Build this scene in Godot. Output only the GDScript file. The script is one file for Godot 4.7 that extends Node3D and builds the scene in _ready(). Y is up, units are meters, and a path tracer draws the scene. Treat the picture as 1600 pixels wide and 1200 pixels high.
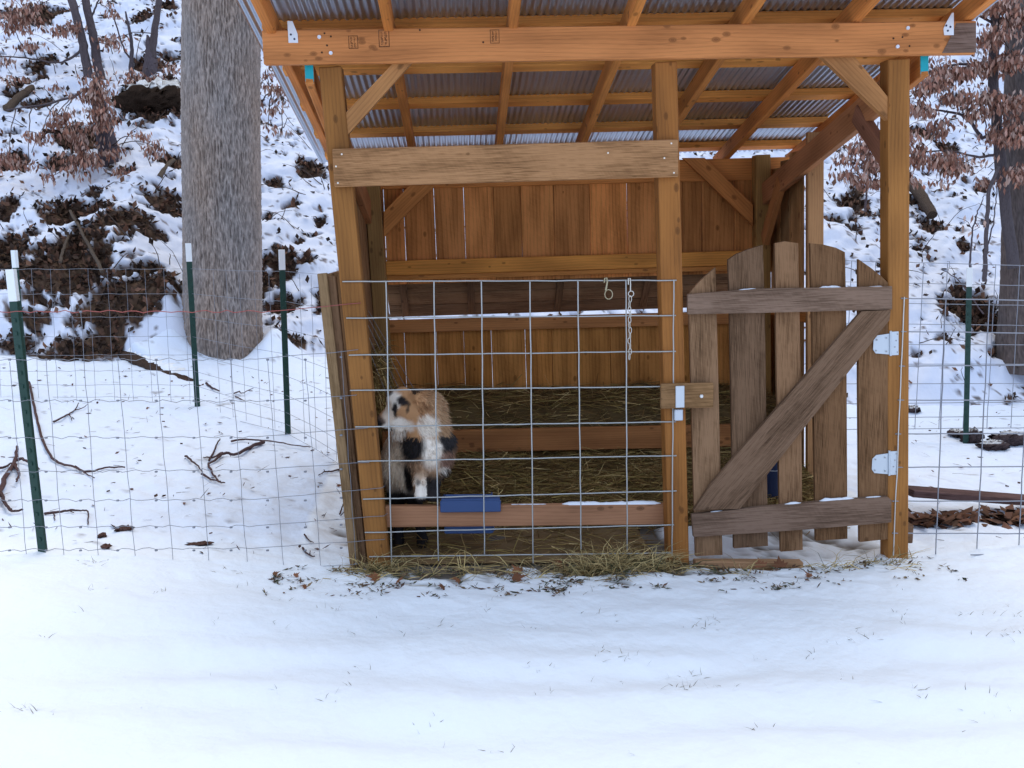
extends Node3D
# A lean-to goat shed with a wire panel and a picket gate at the foot of a snowy hillside.

const FOCAL := 1600.0
const EYE := Vector3(0.2922, 1.4385, 4.36)
var look := Basis.from_euler(Vector3(-0.1443, -0.0514, -0.0311))
var rng := RandomNumberGenerator.new()
var M := {}
var n_big := FastNoiseLite.new()
var n_mid := FastNoiseLite.new()
var n_fine := FastNoiseLite.new()
var n_soft := FastNoiseLite.new()


class Bag:
	var v := PackedVector3Array()
	var n := PackedVector3Array()
	var c := PackedColorArray()
	var t := PackedVector2Array()
	var i := PackedInt32Array()

	func vert(p: Vector3, nn: Vector3, col: Color, uv := Vector2.ZERO) -> int:
		v.append(p); n.append(nn); c.append(col); t.append(uv)
		return v.size() - 1

	func face(a: int, b: int, d: int) -> void:          # winds the triangle clockwise seen from its normal's side
		if (v[b] - v[a]).cross(v[d] - v[a]).dot(n[a] + n[b] + n[d]) > 0.0:
			i.append(a); i.append(d); i.append(b)
		else:
			i.append(a); i.append(b); i.append(d)

	func quad(p: Array, nn: Vector3, col: Color, uv: Array) -> void:
		var k := v.size()
		for j in 4:
			vert(p[j], nn, col, uv[j])
		face(k, k + 1, k + 2)
		face(k, k + 2, k + 3)

	func mesh() -> ArrayMesh:
		var a := []
		a.resize(Mesh.ARRAY_MAX)
		a[Mesh.ARRAY_VERTEX] = v; a[Mesh.ARRAY_NORMAL] = n; a[Mesh.ARRAY_COLOR] = c; a[Mesh.ARRAY_TEX_UV] = t; a[Mesh.ARRAY_INDEX] = i
		var m := ArrayMesh.new()
		m.add_surface_from_arrays(Mesh.PRIMITIVE_TRIANGLES, a)
		return m


# ---------------------------------------------------------------- nodes
func thing(called: String, label: String, category: String, at := Vector3.ZERO, group := "") -> Node3D:
	var o := Node3D.new()
	o.name = called
	o.position = at
	add_child(o, true)
	return tag(o, label, category, group)


func tag(o: Node3D, label: String, category := "", group := "", kind := "") -> Node3D:
	if label: o.set_meta("label", label)
	if category: o.set_meta("category", category)
	if group: o.set_meta("group", group)
	if kind: o.set_meta("kind", kind)
	return o


func part(called: String, bag: Bag, material: Material, parent: Node3D, kind := "") -> MeshInstance3D:
	var o := MeshInstance3D.new()
	o.name = called
	o.mesh = bag.mesh()
	o.material_override = material
	parent.add_child(o, true)
	if parent != self and parent.get_parent() == self:
		o.position = parent.transform.affine_inverse() * Vector3.ZERO
		o.basis = parent.basis.inverse()
	if kind: o.set_meta("kind", kind)
	return o


func single(called: String, bag: Bag, material: Material, label: String, category: String, group := "", kind := "") -> MeshInstance3D:
	var o := part(called, bag, material, self)
	tag(o, label, category, group, kind)
	return o


# ---------------------------------------------------------------- measuring
func ray(px: float, py: float) -> Vector3:
	return look * Vector3((px - 800.0) / FOCAL, -(py - 600.0) / FOCAL, -1.0)


func on(px: float, py: float, z: float) -> Vector3:      # the point of the plane at that z
	var d := ray(px, py)
	return EYE + d * ((z - EYE.z) / d.z)


func hit(px: float, py: float) -> Vector3:               # the point of the ground or hillside
	var d := ray(px, py)
	var t := 1.5
	while t < 40.0:
		var p := EYE + d * t
		if p.y < height(p.x, p.z):
			for k in 8:
				t -= 0.06 / 7.0
				p = EYE + d * t
				if p.y > height(p.x, p.z): break
			return Vector3(p.x, height(p.x, p.z), p.z)
		t += 0.06
	return EYE + d * 40.0


func foot_of_hill(x: float) -> float:
	return -4.75 - 0.35 * smoothstep(-3.2, -1.8, x) + 0.5 * smoothstep(2.0, 4.5, x) + 0.2 * sin(x * 1.7)


func flat_ground(x: float, z: float) -> float:          # the lie of the land before the hill begins
	var y := 0.018 - 0.028 * clampf(x, 0.0, 6.0) + 0.085 * clampf(-x, 0.0, 6.0)
	return y + lerpf(0.05, -0.02, smoothstep(1.5, 3.5, x)) * clampf(-z - 0.2, 0.0, 6.0)


var banks := true

func snow_banks(x: float, z: float) -> float:
	if not banks: return 0.0
	# the snow bank held up by the half buried log
	var y := 0.0
	var lx := x + 2.65
	var lz := z + 4.75
	var t := (lx * 0.694 + lz * 0.72) / 1.153
	var s := lx * 0.72 - lz * 0.694
	if t > -0.5 and t < 1.0 and s > -0.1: y += 0.16 * (1.0 - maxf(t, 0.0)) * smoothstep(-0.03, 0.07, s) * exp(-pow(s / 0.55, 2.0)) * smoothstep(-0.35, 0.0, t)
	# snow piled up on both sides of the big tree's foot
	return y + 0.30 * exp(-pow((x + 2.28) / 0.17, 2.0) - pow((z + 5.1) / 0.28, 2.0)) + 0.28 * exp(-pow((x + 1.38) / 0.17, 2.0) - pow((z + 5.1) / 0.34, 2.0))


func near_ground(x: float, z: float) -> float:
	return flat_ground(x, z) + snow_banks(x, z)


func hill_rise(d: float, x: float) -> float:
	var bank := 0.25 * smoothstep(-1.8, -3.0, x) + 0.10
	return 0.66 * d + bank * smoothstep(0.0, 0.7, d)


func height(x: float, z: float) -> float:
	var zf := foot_of_hill(x)
	var y := flat_ground(x, maxf(z, zf)) + snow_banks(x, z)
	if z < zf: y += hill_rise(zf - z, x)
	return y


func snow_y(x: float, z: float) -> float:                # the near snow surface with its hummocks
	var y := near_ground(x, z) + 0.018 * n_big.get_noise_2d(x * 2.2, z * 3.2) + 0.009 * n_mid.get_noise_2d(x * 1.2, z * 2.0)
	var rut := 0.022 * n_soft.get_noise_2d(x * 1.1, z * 4.2) * smoothstep(0.5, 1.2, z)
	var track := z - 1.12 - 0.03 * x - 0.05 * n_soft.get_noise_1d(x * 1.5)
	rut -= 0.018 * exp(-pow(track / 0.075, 2.0)) * smoothstep(-0.3, 0.3, 0.35 + n_soft.get_noise_2d(x * 0.9, 7.0))
	rut -= 0.012 * exp(-pow((track - 0.42) / 0.09, 2.0))
	y -= 0.03 * smoothstep(1.22, 1.36, x) * smoothstep(2.2, 2.05, x) * smoothstep(-0.5, -0.2, z) * smoothstep(0.14, 0.04, z)
	var back := smoothstep(0.0, -0.3, z)                   # trodden snow in the pens, smooth snow in front
	y += back * (0.014 * n_mid.get_noise_2d(x * 4.5, z * 4.5) + 0.006 * n_fine.get_noise_2d(x * 1.6, z * 1.6))
	return y + rut + 0.007 * n_fine.get_noise_2d(x, z) * (0.5 + absf(n_mid.get_noise_2d(x * 1.5, z * 1.5)) * 2.0) + 0.02 * smoothstep(0.15, 0.5, z)


# ---------------------------------------------------------------- shapes
func board(bag: Bag, a: Vector3, b: Vector3, across: Vector3, w: float, th: float, col: Color, ch := 0.0035) -> void:
	var X := (b - a).normalized()
	var Y := (across - X * across.dot(X)).normalized()
	var Z := X.cross(Y)
	var c := (a + b) * 0.5
	var h := Vector3((b - a).length() * 0.5, w * 0.5, th * 0.5)
	ch = minf(ch, minf(h.y, h.z) * 0.6)
	var ou := rng.randf() * maxf(0.0, 1.0 - h.x * 2.0 / 3.2)
	var ov := rng.randf() * 0.7
	var ax: Array[Vector3] = [X, Y, Z]
	var corner := func(s: Vector3, face: int) -> Vector3:
		var e := Vector3(s.x * (h.x - (0.0 if face == 0 else ch)), s.y * (h.y - (0.0 if face == 1 else ch)), s.z * (h.z - (0.0 if face == 2 else ch)))
		return c + X * e.x + Y * e.y + Z * e.z
	var uv := func(s: Vector3, face: int) -> Vector2:
		if face == 0: return Vector2(ou + 0.03 * s.z, ov + s.y * h.y / 0.5)
		return Vector2(ou + (s.x + 1.0) * h.x / 3.2, ov + (s.y * h.y + h.y if face == 2 else s.z * h.z + 0.3) / 0.5)
	for f in 3:
		for sg: float in [-1.0, 1.0]:
			var q := []
			var uq := []
			for k in [[-1, -1], [1, -1], [1, 1], [-1, 1]]:
				var s := Vector3.ZERO
				s[f] = sg
				s[(f + 1) % 3] = k[0]
				s[(f + 2) % 3] = k[1]
				q.append(corner.call(s, f))
				uq.append(uv.call(s, f))
			bag.quad(q, ax[f] * sg, col, uq)
		var g := (f + 1) % 3                                # the edges between faces f and g
		var e := (f + 2) % 3
		for s1: float in [-1.0, 1.0]:
			for s2: float in [-1.0, 1.0]:
				var lo := Vector3.ZERO
				lo[f] = s1; lo[g] = s2; lo[e] = -1.0
				var hi := lo
				hi[e] = 1.0
				bag.quad([corner.call(lo, f), corner.call(hi, f), corner.call(hi, g), corner.call(lo, g)], (ax[f] * s1 + ax[g] * s2).normalized(), col, [uv.call(lo, f), uv.call(hi, f), uv.call(hi, f), uv.call(lo, f)])
	for sx: float in [-1.0, 1.0]:
		for sy: float in [-1.0, 1.0]:
			for sz: float in [-1.0, 1.0]:
				var s := Vector3(sx, sy, sz)
				var nn := (X * sx + Y * sy + Z * sz).normalized()
				var k := bag.vert(corner.call(s, 0), nn, col, uv.call(s, 1))
				bag.vert(corner.call(s, 1), nn, col, uv.call(s, 1))
				bag.vert(corner.call(s, 2), nn, col, uv.call(s, 2))
				bag.face(k, k + 1, k + 2)


func one_board(called: String, parent: Node3D, material: Material, a: Vector3, b: Vector3, across: Vector3, w: float, th: float, col: Color) -> MeshInstance3D:
	var bag := Bag.new()
	board(bag, a, b, across, w, th, col)
	return part(called, bag, material, parent)


func prism(bag: Bag, pts: PackedVector2Array, o: Vector3, X: Vector3, Y: Vector3, th: float, col: Color, along_y := true) -> void:
	var Z := X.cross(Y).normalized()
	var ou := rng.randf() * 0.5
	var ov := rng.randf() * 0.6
	var tri := Geometry2D.triangulate_polygon(pts)
	for s: float in [-1.0, 1.0]:
		var k := bag.v.size()
		for p in pts:
			bag.vert(o + X * p.x + Y * p.y + Z * (s * th * 0.5), Z * s, col, Vector2(ou + (p.y if along_y else p.x) / 3.2, ov + (p.x if along_y else p.y) / 0.5))
		for j in range(0, tri.size(), 3):
			bag.face(k + tri[j], k + tri[j + 1], k + tri[j + 2])
	var mid := Vector2.ZERO
	for p in pts: mid += p / pts.size()
	for j in pts.size():
		var p := pts[j]
		var q := pts[(j + 1) % pts.size()]
		var e := q - p
		var nn2 := Vector2(e.y, -e.x).normalized()
		if nn2.dot((p + q) * 0.5 - mid) < 0.0: nn2 = -nn2
		var A := o + X * p.x + Y * p.y
		var B := o + X * q.x + Y * q.y
		var u0 := Vector2(ou + (p.y if along_y else p.x) / 3.2, ov + 0.2)
		var u1 := Vector2(ou + (q.y if along_y else q.x) / 3.2, ov + 0.2)
		bag.quad([A - Z * th * 0.5, B - Z * th * 0.5, B + Z * th * 0.5, A + Z * th * 0.5], X * nn2.x + Y * nn2.y, col, [u0, u1, u1 + Vector2(0, th * 2.0), u0 + Vector2(0, th * 2.0)])


func tube(bag: Bag, pts: PackedVector3Array, radii: PackedFloat32Array, sides: int, col: Color, wobble := 0.0) -> void:
	var up := Vector3(0.31, 0.27, 0.91)
	var first := bag.v.size()
	var run := 0.0
	for j in pts.size():
		var d := (pts[mini(j + 1, pts.size() - 1)] - pts[maxi(j - 1, 0)]).normalized()
		if absf(d.dot(up)) > 0.95: up = Vector3(0.9, 0.1, 0.2)
		var a := (up - d * up.dot(d)).normalized()
		var b := d.cross(a)
		up = a
		if j: run += pts[j].distance_to(pts[j - 1])
		var r := radii[mini(j, radii.size() - 1)]
		for s in sides + 1:
			var t := TAU * s / sides
			var nn := a * cos(t) + b * sin(t)
			var rr := r
			if wobble > 0.0: rr *= 1.0 + wobble * n_fine.get_noise_3dv((pts[j] + nn * r) * 4.0)
			bag.vert(pts[j] + nn * rr, nn, col, Vector2(run / 1.5, float(s) / sides))
	for j in pts.size() - 1:
		for s in sides:
			var k := first + j * (sides + 1) + s
			bag.face(k, k + 1, k + sides + 2)
			bag.face(k, k + sides + 2, k + sides + 1)
	for e in [0, pts.size() - 1]:
		var d := (pts[0] - pts[1]).normalized() if e == 0 else (pts[e] - pts[e - 1]).normalized()
		var k := bag.vert(pts[e], d, col, Vector2(0.5, 0.5))
		for s in sides + 1:
			bag.vert(bag.v[first + e * (sides + 1) + s], d, col, Vector2(0.5, 0.5 + 0.1 * s / sides))
		for s in sides:
			bag.face(k, k + 1 + s, k + 2 + s)


func wire(bag: Bag, a: Vector3, b: Vector3, r: float, col: Color, wave := 0.0, sides := 5) -> void:
	var k := maxi(2, int(a.distance_to(b) / 0.07)) if wave > 0.0 else 2
	var pts := PackedVector3Array()
	for j in k:
		var p := a.lerp(b, float(j) / (k - 1))
		if wave > 0.0 and j > 0 and j < k - 1: p += Vector3(rng.randf_range(-1, 1), rng.randf_range(-1, 1), rng.randf_range(-1, 1)) * wave
		pts.append(p)
	tube(bag, pts, PackedFloat32Array([r]), sides, col)


func lump(bag: Bag, c: Vector3, r: Vector3, amp: float, col: Color, freq := 3.0, seg := 18, snow := -1.0) -> void:
	var rows := seg / 2 + 1
	var first := bag.v.size()
	for a in rows + 1:
		for b in seg + 1:
			var th := PI * a / rows
			var ph := TAU * (b % seg) / seg
			var d := Vector3(sin(th) * cos(ph), cos(th), sin(th) * sin(ph))
			var w := 1.0 + amp * n_mid.get_noise_3dv((c + d) * freq) + amp * 0.5 * n_fine.get_noise_3dv((c + d * 0.5) * freq)
			var nn := (d / r).normalized()
			var cc := col
			if snow > -0.99 and nn.y + 0.35 * n_fine.get_noise_3dv((c + d * 0.3) * 3.0) > snow: cc = Color(0.8, 0.82, 0.86)
			bag.vert(c + d * r * w, nn, cc, Vector2(float(b) / seg, float(a) / rows))
	for a in rows:
		for b in seg:
			var k := first + a * (seg + 1) + b
			bag.face(k, k + 1, k + seg + 2)
			bag.face(k, k + seg + 2, k + seg + 1)


func leaf(bag: Bag, p: Vector3, dir: Vector3, side: Vector3, l: float, w: float, col: Color) -> void:
	var nn := dir.cross(side).normalized()
	var k := bag.vert(p, nn, col)
	bag.vert(p + dir * l * 0.45 + side * w * 0.5 + nn * w * 0.22, (nn - side * 0.5).normalized(), col)
	bag.vert(p + dir * l * 0.45 - side * w * 0.5 + nn * w * 0.22, (nn + side * 0.5).normalized(), col)
	bag.vert(p + dir * l * 0.5, nn, col)
	bag.vert(p + dir * l + nn * w * 0.35, nn, col)
	bag.face(k, k + 1, k + 3)
	bag.face(k, k + 3, k + 2)
	bag.face(k + 1, k + 4, k + 3)
	bag.face(k + 2, k + 3, k + 4)


func strand(bag: Bag, p: Vector3, dir: Vector3, l: float, w: float, bend: Vector3, col: Color) -> void:
	var side := dir.cross(Vector3(rng.randf_range(-1, 1), rng.randf_range(-1, 1), rng.randf_range(-0.4, 0.4))).normalized() * w * 0.5
	var nn := side.cross(dir).normalized()
	if nn.y < 0.0: nn = -nn
	var q := p + dir * l * 0.5 + bend * l * 0.3
	var e := p + dir * l + bend * l
	var k := bag.vert(p - side, nn, col)
	bag.vert(p + side, nn, col)
	bag.vert(q - side, nn, col)
	bag.vert(q + side, nn, col)
	bag.vert(e, nn, col)
	bag.face(k, k + 1, k + 3)
	bag.face(k, k + 3, k + 2)
	bag.face(k + 2, k + 3, k + 4)


func tint(r: float, g: float, b: float, spread := 0.12) -> Color:
	var k := 1.0 + rng.randf_range(-spread, spread)
	var h := rng.randf_range(-0.04, 0.04)
	return Color(r * k * (1.0 + h), g * k, b * k * (1.0 - h))


# ---------------------------------------------------------------- materials
func noise(seed_: int, freq: float, kind := FastNoiseLite.TYPE_SIMPLEX_SMOOTH, oct := 1) -> FastNoiseLite:
	var f := FastNoiseLite.new()
	f.seed = seed_
	f.frequency = freq
	f.noise_type = kind
	f.fractal_type = FastNoiseLite.FRACTAL_FBM if oct > 1 else FastNoiseLite.FRACTAL_NONE
	f.fractal_octaves = oct
	return f


func wood_picture(seed_: int, rings: float, contrast: float, fuzz: float, blotch: float, knots: int, saw: float) -> ImageTexture:
	# 3.2 m along u and 0.5 m along v
	var w := 1024
	var h := 320
	var r := RandomNumberGenerator.new()
	r.seed = seed_
	var na := noise(seed_, 1.0)
	var nb := noise(seed_ + 7, 1.0, FastNoiseLite.TYPE_VALUE)
	var kn := []
	for k in knots:
		kn.append([r.randf() * 3.2, r.randf() * 0.5, r.randf_range(0.0045, 0.012)])
	var bytes := PackedByteArray()
	bytes.resize(w * h * 3)
	for y in h:
		var v := 0.5 * y / h
		for x in w:
			var u := 3.2 * x / w
			var bend := 0.012 * na.get_noise_2d(u * 1.1, v * 7.0)
			var dark := 0.0
			for k in kn:
				var du: float = (u - k[0]) * 0.6
				if absf(du) > 0.07: continue
				var dv: float = v - k[1]
				if absf(dv) > 0.07: continue
				var rr: float = k[2]
				var d2 := (du * du + dv * dv) / (rr * rr)
				bend += 0.7 * rr * exp(-d2 * 0.35) * signf(dv + 0.0001)
				dark = maxf(dark, smoothstep(1.5, 0.5, d2) * (0.75 + 0.25 * sin(d2 * 14.0)))
			var g := (v + bend) * rings
			var f := g - floorf(g)
			var late := smoothstep(0.45, 0.9, f) * smoothstep(1.0, 0.93, f)
			var fib := nb.get_noise_2d(u * 26.0, v * 900.0)
			var big := na.get_noise_2d(u * 2.3 + 40.0, v * 9.0)
			var m := 0.86 - contrast * late + fuzz * fib + blotch * big
			if saw > 0.0: m += saw * nb.get_noise_2d((u * 0.9 + v * 0.5) * 260.0, v * 30.0)
			m = lerpf(m, 0.32, dark * 0.85)
			m = clampf(m, 0.05, 1.0)
			var o := (y * w + x) * 3
			bytes[o] = int(255.0 * pow(m, 0.4545))
			bytes[o + 1] = int(255.0 * pow(m * (0.9 + 0.1 * m) , 0.4545))
			bytes[o + 2] = int(255.0 * pow(m * (0.8 + 0.2 * m), 0.4545))
	return ImageTexture.create_from_image(Image.create_from_data(w, h, false, Image.FORMAT_RGB8, bytes))


func stuff_mat(rough: float, tex: Texture2D = null, bump := 0.0, spec := 0.5) -> StandardMaterial3D:
	var m := StandardMaterial3D.new()
	m.vertex_color_use_as_albedo = true
	m.roughness = rough
	m.metallic_specular = spec
	if tex:
		m.albedo_texture = tex
		if bump > 0.0:
			m.heightmap_enabled = true
			m.heightmap_texture = tex
			m.heightmap_scale = bump
	return m


func noise_tex(seed_: int, size: int, freq: float, oct: int) -> NoiseTexture2D:
	var t := NoiseTexture2D.new()
	t.width = size
	t.height = size
	t.seamless = true
	t.noise = noise(seed_, freq, FastNoiseLite.TYPE_SIMPLEX_SMOOTH, oct)
	return t


func make_materials() -> void:
	M.lumber = stuff_mat(0.72, wood_picture(3, 60.0, 0.13, 0.09, 0.18, 75, 0.0), 0.04, 0.35)
	M.rough_wood = stuff_mat(0.9, wood_picture(11, 45.0, 0.12, 0.34, 0.26, 14, 0.05), 0.12, 0.2)
	M.oak = stuff_mat(0.88, wood_picture(23, 40.0, 0.16, 0.14, 0.24, 22, 0.04), 0.08, 0.2)
	var snow := StandardMaterial3D.new()
	snow.vertex_color_use_as_albedo = true
	snow.roughness = 0.85
	snow.metallic_specular = 0.3
	snow.heightmap_enabled = true
	snow.heightmap_texture = noise_tex(5, 512, 0.018, 4)
	snow.heightmap_scale = 0.45
	snow.uv1_triplanar = true
	snow.uv1_world_triplanar = true
	snow.uv1_scale = Vector3(1.4, 1.4, 1.4)
	M.snow = snow
	M.plain = stuff_mat(0.85, null, 0.0, 0.25)
	M.fur = stuff_mat(0.8, null, 0.0, 0.3)
	M.bark = stuff_mat(0.95, null, 0.0, 0.15)
	M.bark.heightmap_enabled = true
	M.bark.heightmap_texture = noise_tex(9, 512, 0.05, 4)
	M.bark.heightmap_scale = 2.0
	M.bark.uv1_triplanar = true
	M.bark.uv1_scale = Vector3(3, 0.8, 3)
	var tin := StandardMaterial3D.new()
	tin.albedo_color = Color(0.72, 0.76, 0.82)
	tin.metallic = 1.0
	tin.roughness = 0.36
	M.tin = tin
	M.zinc = stuff_mat(0.42, null, 0.0, 0.5)
	M.zinc.metallic = 0.55
	M.wire = stuff_mat(0.45, null, 0.0, 0.5)
	M.wire.metallic = 0.5
	M.paint = stuff_mat(0.5, null, 0.0, 0.4)


# ---------------------------------------------------------------- the place
func _ready() -> void:
	rng.seed = 77
	var cam := Camera3D.new()
	cam.name = "camera"
	cam.transform = Transform3D(look, EYE)
	cam.fov = rad_to_deg(2.0 * atan(600.0 / FOCAL))
	cam.near = 0.05
	cam.far = 250.0
	add_child(cam)
	var sky_mat := ProceduralSkyMaterial.new()
	sky_mat.sky_top_color = Color(0.82, 0.90, 1.0)
	sky_mat.sky_horizon_color = Color(0.66, 0.755, 0.95)
	sky_mat.sky_curve = 0.25
	sky_mat.ground_bottom_color = Color(0.6, 0.62, 0.68)
	sky_mat.ground_horizon_color = Color(0.66, 0.755, 0.95)
	var sky := Sky.new()
	sky.sky_material = sky_mat
	var env := Environment.new()
	env.background_mode = Environment.BG_SKY
	env.sky = sky
	env.background_energy_multiplier = 1.0
	env.ambient_light_source = Environment.AMBIENT_SOURCE_SKY
	env.tonemap_mode = Environment.TONE_MAPPER_LINEAR
	env.tonemap_exposure = 1.5
	env.sdfgi_enabled = true
	env.ssao_enabled = true
	env.ssil_enabled = true
	var world := WorldEnvironment.new()
	world.name = "sky"
	world.environment = env
	add_child(world)
	var sun := DirectionalLight3D.new()
	sun.name = "sun"
	sun.light_energy = 0.35
	sun.light_color = Color(1.0, 0.97, 0.93)
	sun.light_angular_distance = 40.0
	sun.shadow_enabled = true
	sun.rotation_degrees = Vector3(-68, 160, 0)
	add_child(sun)

	n_big = noise(1, 0.35, FastNoiseLite.TYPE_SIMPLEX_SMOOTH, 2)
	n_mid = noise(2, 1.0, FastNoiseLite.TYPE_SIMPLEX_SMOOTH, 2)
	n_fine = noise(3, 5.0, FastNoiseLite.TYPE_SIMPLEX_SMOOTH, 3)
	n_soft = noise(4, 0.8)
	make_materials()
	build_near_ground()
	build_hillside()
	build_shed()
	build_panel()
	build_gate()
	build_hay()
	build_goat()
	build_fences()
	build_trees()
	build_debris()


func build_near_ground() -> void:
	var xs := PackedFloat32Array()
	var zs := PackedFloat32Array()
	var x := -60.0
	while x < 60.0:
		xs.append(x)
		x += 0.03 if x > -4.2 and x < 6.0 else (0.25 if absf(x) < 9.0 else 3.0)
	var z := 45.0
	while z > -5.9:
		zs.append(z)
		z -= 0.015 if z < 0.55 and z > -0.1 else 0.03 if z < 3.0 else (0.2 if z < 6.0 else 2.5)
	var bag := Bag.new()
	var white := Color(0.87, 0.905, 0.95)
	var turf := Color(0.12, 0.085, 0.055)
	for zz in zs:
		for xx in xs:
			var y := snow_y(xx, zz)
			var zf := foot_of_hill(xx)
			if zz < zf: y -= (zf - zz) * 0.6
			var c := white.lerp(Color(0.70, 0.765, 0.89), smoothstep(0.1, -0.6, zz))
			# trodden strip before the shed and the bare floor inside it
			var strip := smoothstep(-0.5, -0.1, xx) * smoothstep(2.45, 2.1, xx) * smoothstep(0.62, 0.05, zz) * smoothstep(-2.4, -2.0, zz)
			if strip > 0.01:
				var q := n_fine.get_noise_2d(xx * 1.5, zz * 1.5) * 0.6 + n_mid.get_noise_2d(xx * 2.0, zz * 2.0) * 0.5
				var bare := smoothstep(0.55, 0.80, strip * (lerpf(0.92, 0.70, smoothstep(0.0, 0.10, zz)) if xx < 1.25 else 0.56) + q * 0.62)
				if zz < -0.06 and xx < 1.25 and xx > -0.2 or zz < -0.5 and xx < 2.2 and xx > -0.2: bare = maxf(bare, smoothstep(0.0, -0.2, zz))
				c = white.lerp(turf, bare * 0.92)
				y -= 0.02 * bare
			# small spots where leaves and soil come through behind the fences
			var speck := n_fine.get_noise_2d(xx * 0.9 + 50.0, zz * 0.9)
			if zz < -0.1: c = c.lerp(turf, 0.55 * smoothstep(0.50, 0.68, speck))
			var slope := n_big.get_noise_2d(xx * 2.2, zz * 3.2)
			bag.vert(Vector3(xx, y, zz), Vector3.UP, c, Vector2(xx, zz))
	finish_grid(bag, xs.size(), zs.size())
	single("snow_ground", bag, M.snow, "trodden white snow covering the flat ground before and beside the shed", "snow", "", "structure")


func finish_grid(bag: Bag, w: int, h: int) -> void:
	for a in h:
		for b in w:
			var l := bag.v[a * w + maxi(b - 1, 0)]
			var r := bag.v[a * w + mini(b + 1, w - 1)]
			var u := bag.v[maxi(a - 1, 0) * w + b]
			var d := bag.v[mini(a + 1, h - 1) * w + b]
			var nn := (r - l).cross(u - d).normalized()
			if nn.dot(Vector3(0, 1, 0.3)) < 0.0: nn = -nn
			bag.n[a * w + b] = nn
	bag.i.resize((w - 1) * (h - 1) * 6)
	var o := 0
	var up := (bag.v[1] - bag.v[0]).cross(bag.v[w] - bag.v[0]).dot(bag.n[0]) > 0.0
	for a in h - 1:
		for b in w - 1:
			var k := a * w + b
			bag.i[o] = k
			bag.i[o + 1] = k + w if up else k + 1
			bag.i[o + 2] = k + 1 if up else k + w
			bag.i[o + 3] = k + 1
			bag.i[o + 4] = k + w if up else k + w + 1
			bag.i[o + 5] = k + w + 1 if up else k + w
			o += 6


# The hillside: dark places where leaf litter and soil lie open, each at its own spot on the slope.
var open_spots := []

func find_open_spots() -> void:
	banks = false
	for q in [[215, 488, 78, 46], [60, 568, 95, 32], [150, 540, 60, 30], [110, 408, 78, 40], [20, 385, 24, 32], [115, 330, 52, 18], [205, 356, 42, 16], [255, 322, 30, 20], [240, 165, 48, 30], [120, 222, 44, 16], [250, 482, 22, 22], [232, 432, 28, 10], [190, 428, 14, 8], [15, 445, 22, 14], [90, 428, 20, 10], [65, 105, 18, 10], [35, 135, 14, 12], [25, 160, 14, 9], [62, 120, 10, 7], [225, 40, 20, 5], [262, 20, 16, 7], [262, 86, 18, 4], [236, 100, 22, 16], [60, 175, 20, 7], [45, 30, 40, 14], [20, 255, 24, 12], [100, 260, 26, 8], [205, 265, 16, 6], [265, 255, 14, 8], [275, 265, 14, 10], [150, 300, 14, 6], [12, 330, 14, 18], [60, 470, 22, 8], [45, 500, 40, 12],
		[488, 272, 30, 18], [430, 290, 14, 8], [440, 425, 30, 32], [412, 440, 12, 30], [458, 546, 24, 14], [482, 418, 16, 10], [440, 470, 22, 14], [502, 470, 8, 22], [428, 352, 12, 6], [455, 330, 14, 6], [470, 385, 10, 6], [418, 340, 8, 9], [500, 350, 10, 8],
		[1332, 318, 30, 26], [1448, 352, 26, 20], [1392, 332, 22, 12], [1425, 318, 16, 8], [1520, 488, 60, 40], [1575, 545, 40, 14], [1500, 392, 16, 8], [1432, 392, 10, 5], [1345, 300, 14, 10], [1500, 362, 12, 5], [1440, 325, 10, 6], [1300, 345, 18, 8], [1470, 540, 14, 6], [1430, 560, 9, 4], [1380, 420, 10, 4], [1540, 350, 14, 5], [1440, 215, 24, 10], [1480, 235, 16, 12], [1530, 300, 16, 6], [1340, 250, 14, 6]]:
		var c := hit(q[0], q[1])
		var u := hit(q[0], q[1] - q[3])
		var d := foot_of_hill(c.x) - c.z
		var du := foot_of_hill(u.x) - u.z - d
		open_spots.append([c.x, d, q[2] * (EYE.z - c.z) / FOCAL, maxf(0.05, du)])
	banks = true


func bare_share(x: float, d: float) -> float:
	var ragged := 0.75 * n_fine.get_noise_2d(x * 0.9, d * 1.2) + 0.35 * n_fine.get_noise_2d(x * 2.6 + 8.0, d * 3.2) + 0.55 * n_mid.get_noise_2d(x * 1.6, d * 2.4 - x * 0.9)
	var most := 0.0
	for q in open_spots:
		var ax: float = (x - q[0]) / q[2]
		if absf(ax) > 1.7: continue
		var ad: float = (d - q[1] - 0.12 * (x - q[0])) / q[3]
		if absf(ad) > 1.7: continue
		most = maxf(most, 1.66 - sqrt(ax * ax + ad * ad) * (1.05 if q[0] < -1.9 else 1.25))
	var q2 := most + ragged * 0.9
	if most <= 0.0: q2 = ragged * 1.25 - 0.12
	return smoothstep(0.42, 0.70, q2)


func hill_point(x: float, d: float) -> Array:
	var zf := foot_of_hill(x)
	var bare := bare_share(x, d)
	var out := 0.13 * n_big.get_noise_2d(x * 1.8 + 9.0, d * 2.4) + 0.055 * n_mid.get_noise_2d(x * 2.2, (d - 0.3 * x) * 3.0)
	out += 0.052 * (1.0 - bare) + n_fine.get_noise_2d(x * 1.9, d * 1.9) * (0.012 + 0.035 * bare)
	out *= smoothstep(-0.05, 0.35, d)
	return [Vector3(x, flat_ground(x, zf) + snow_banks(x, zf - d) + hill_rise(d, x), zf - d) + Vector3(0, 0.83, 0.55) * out, bare]


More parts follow.
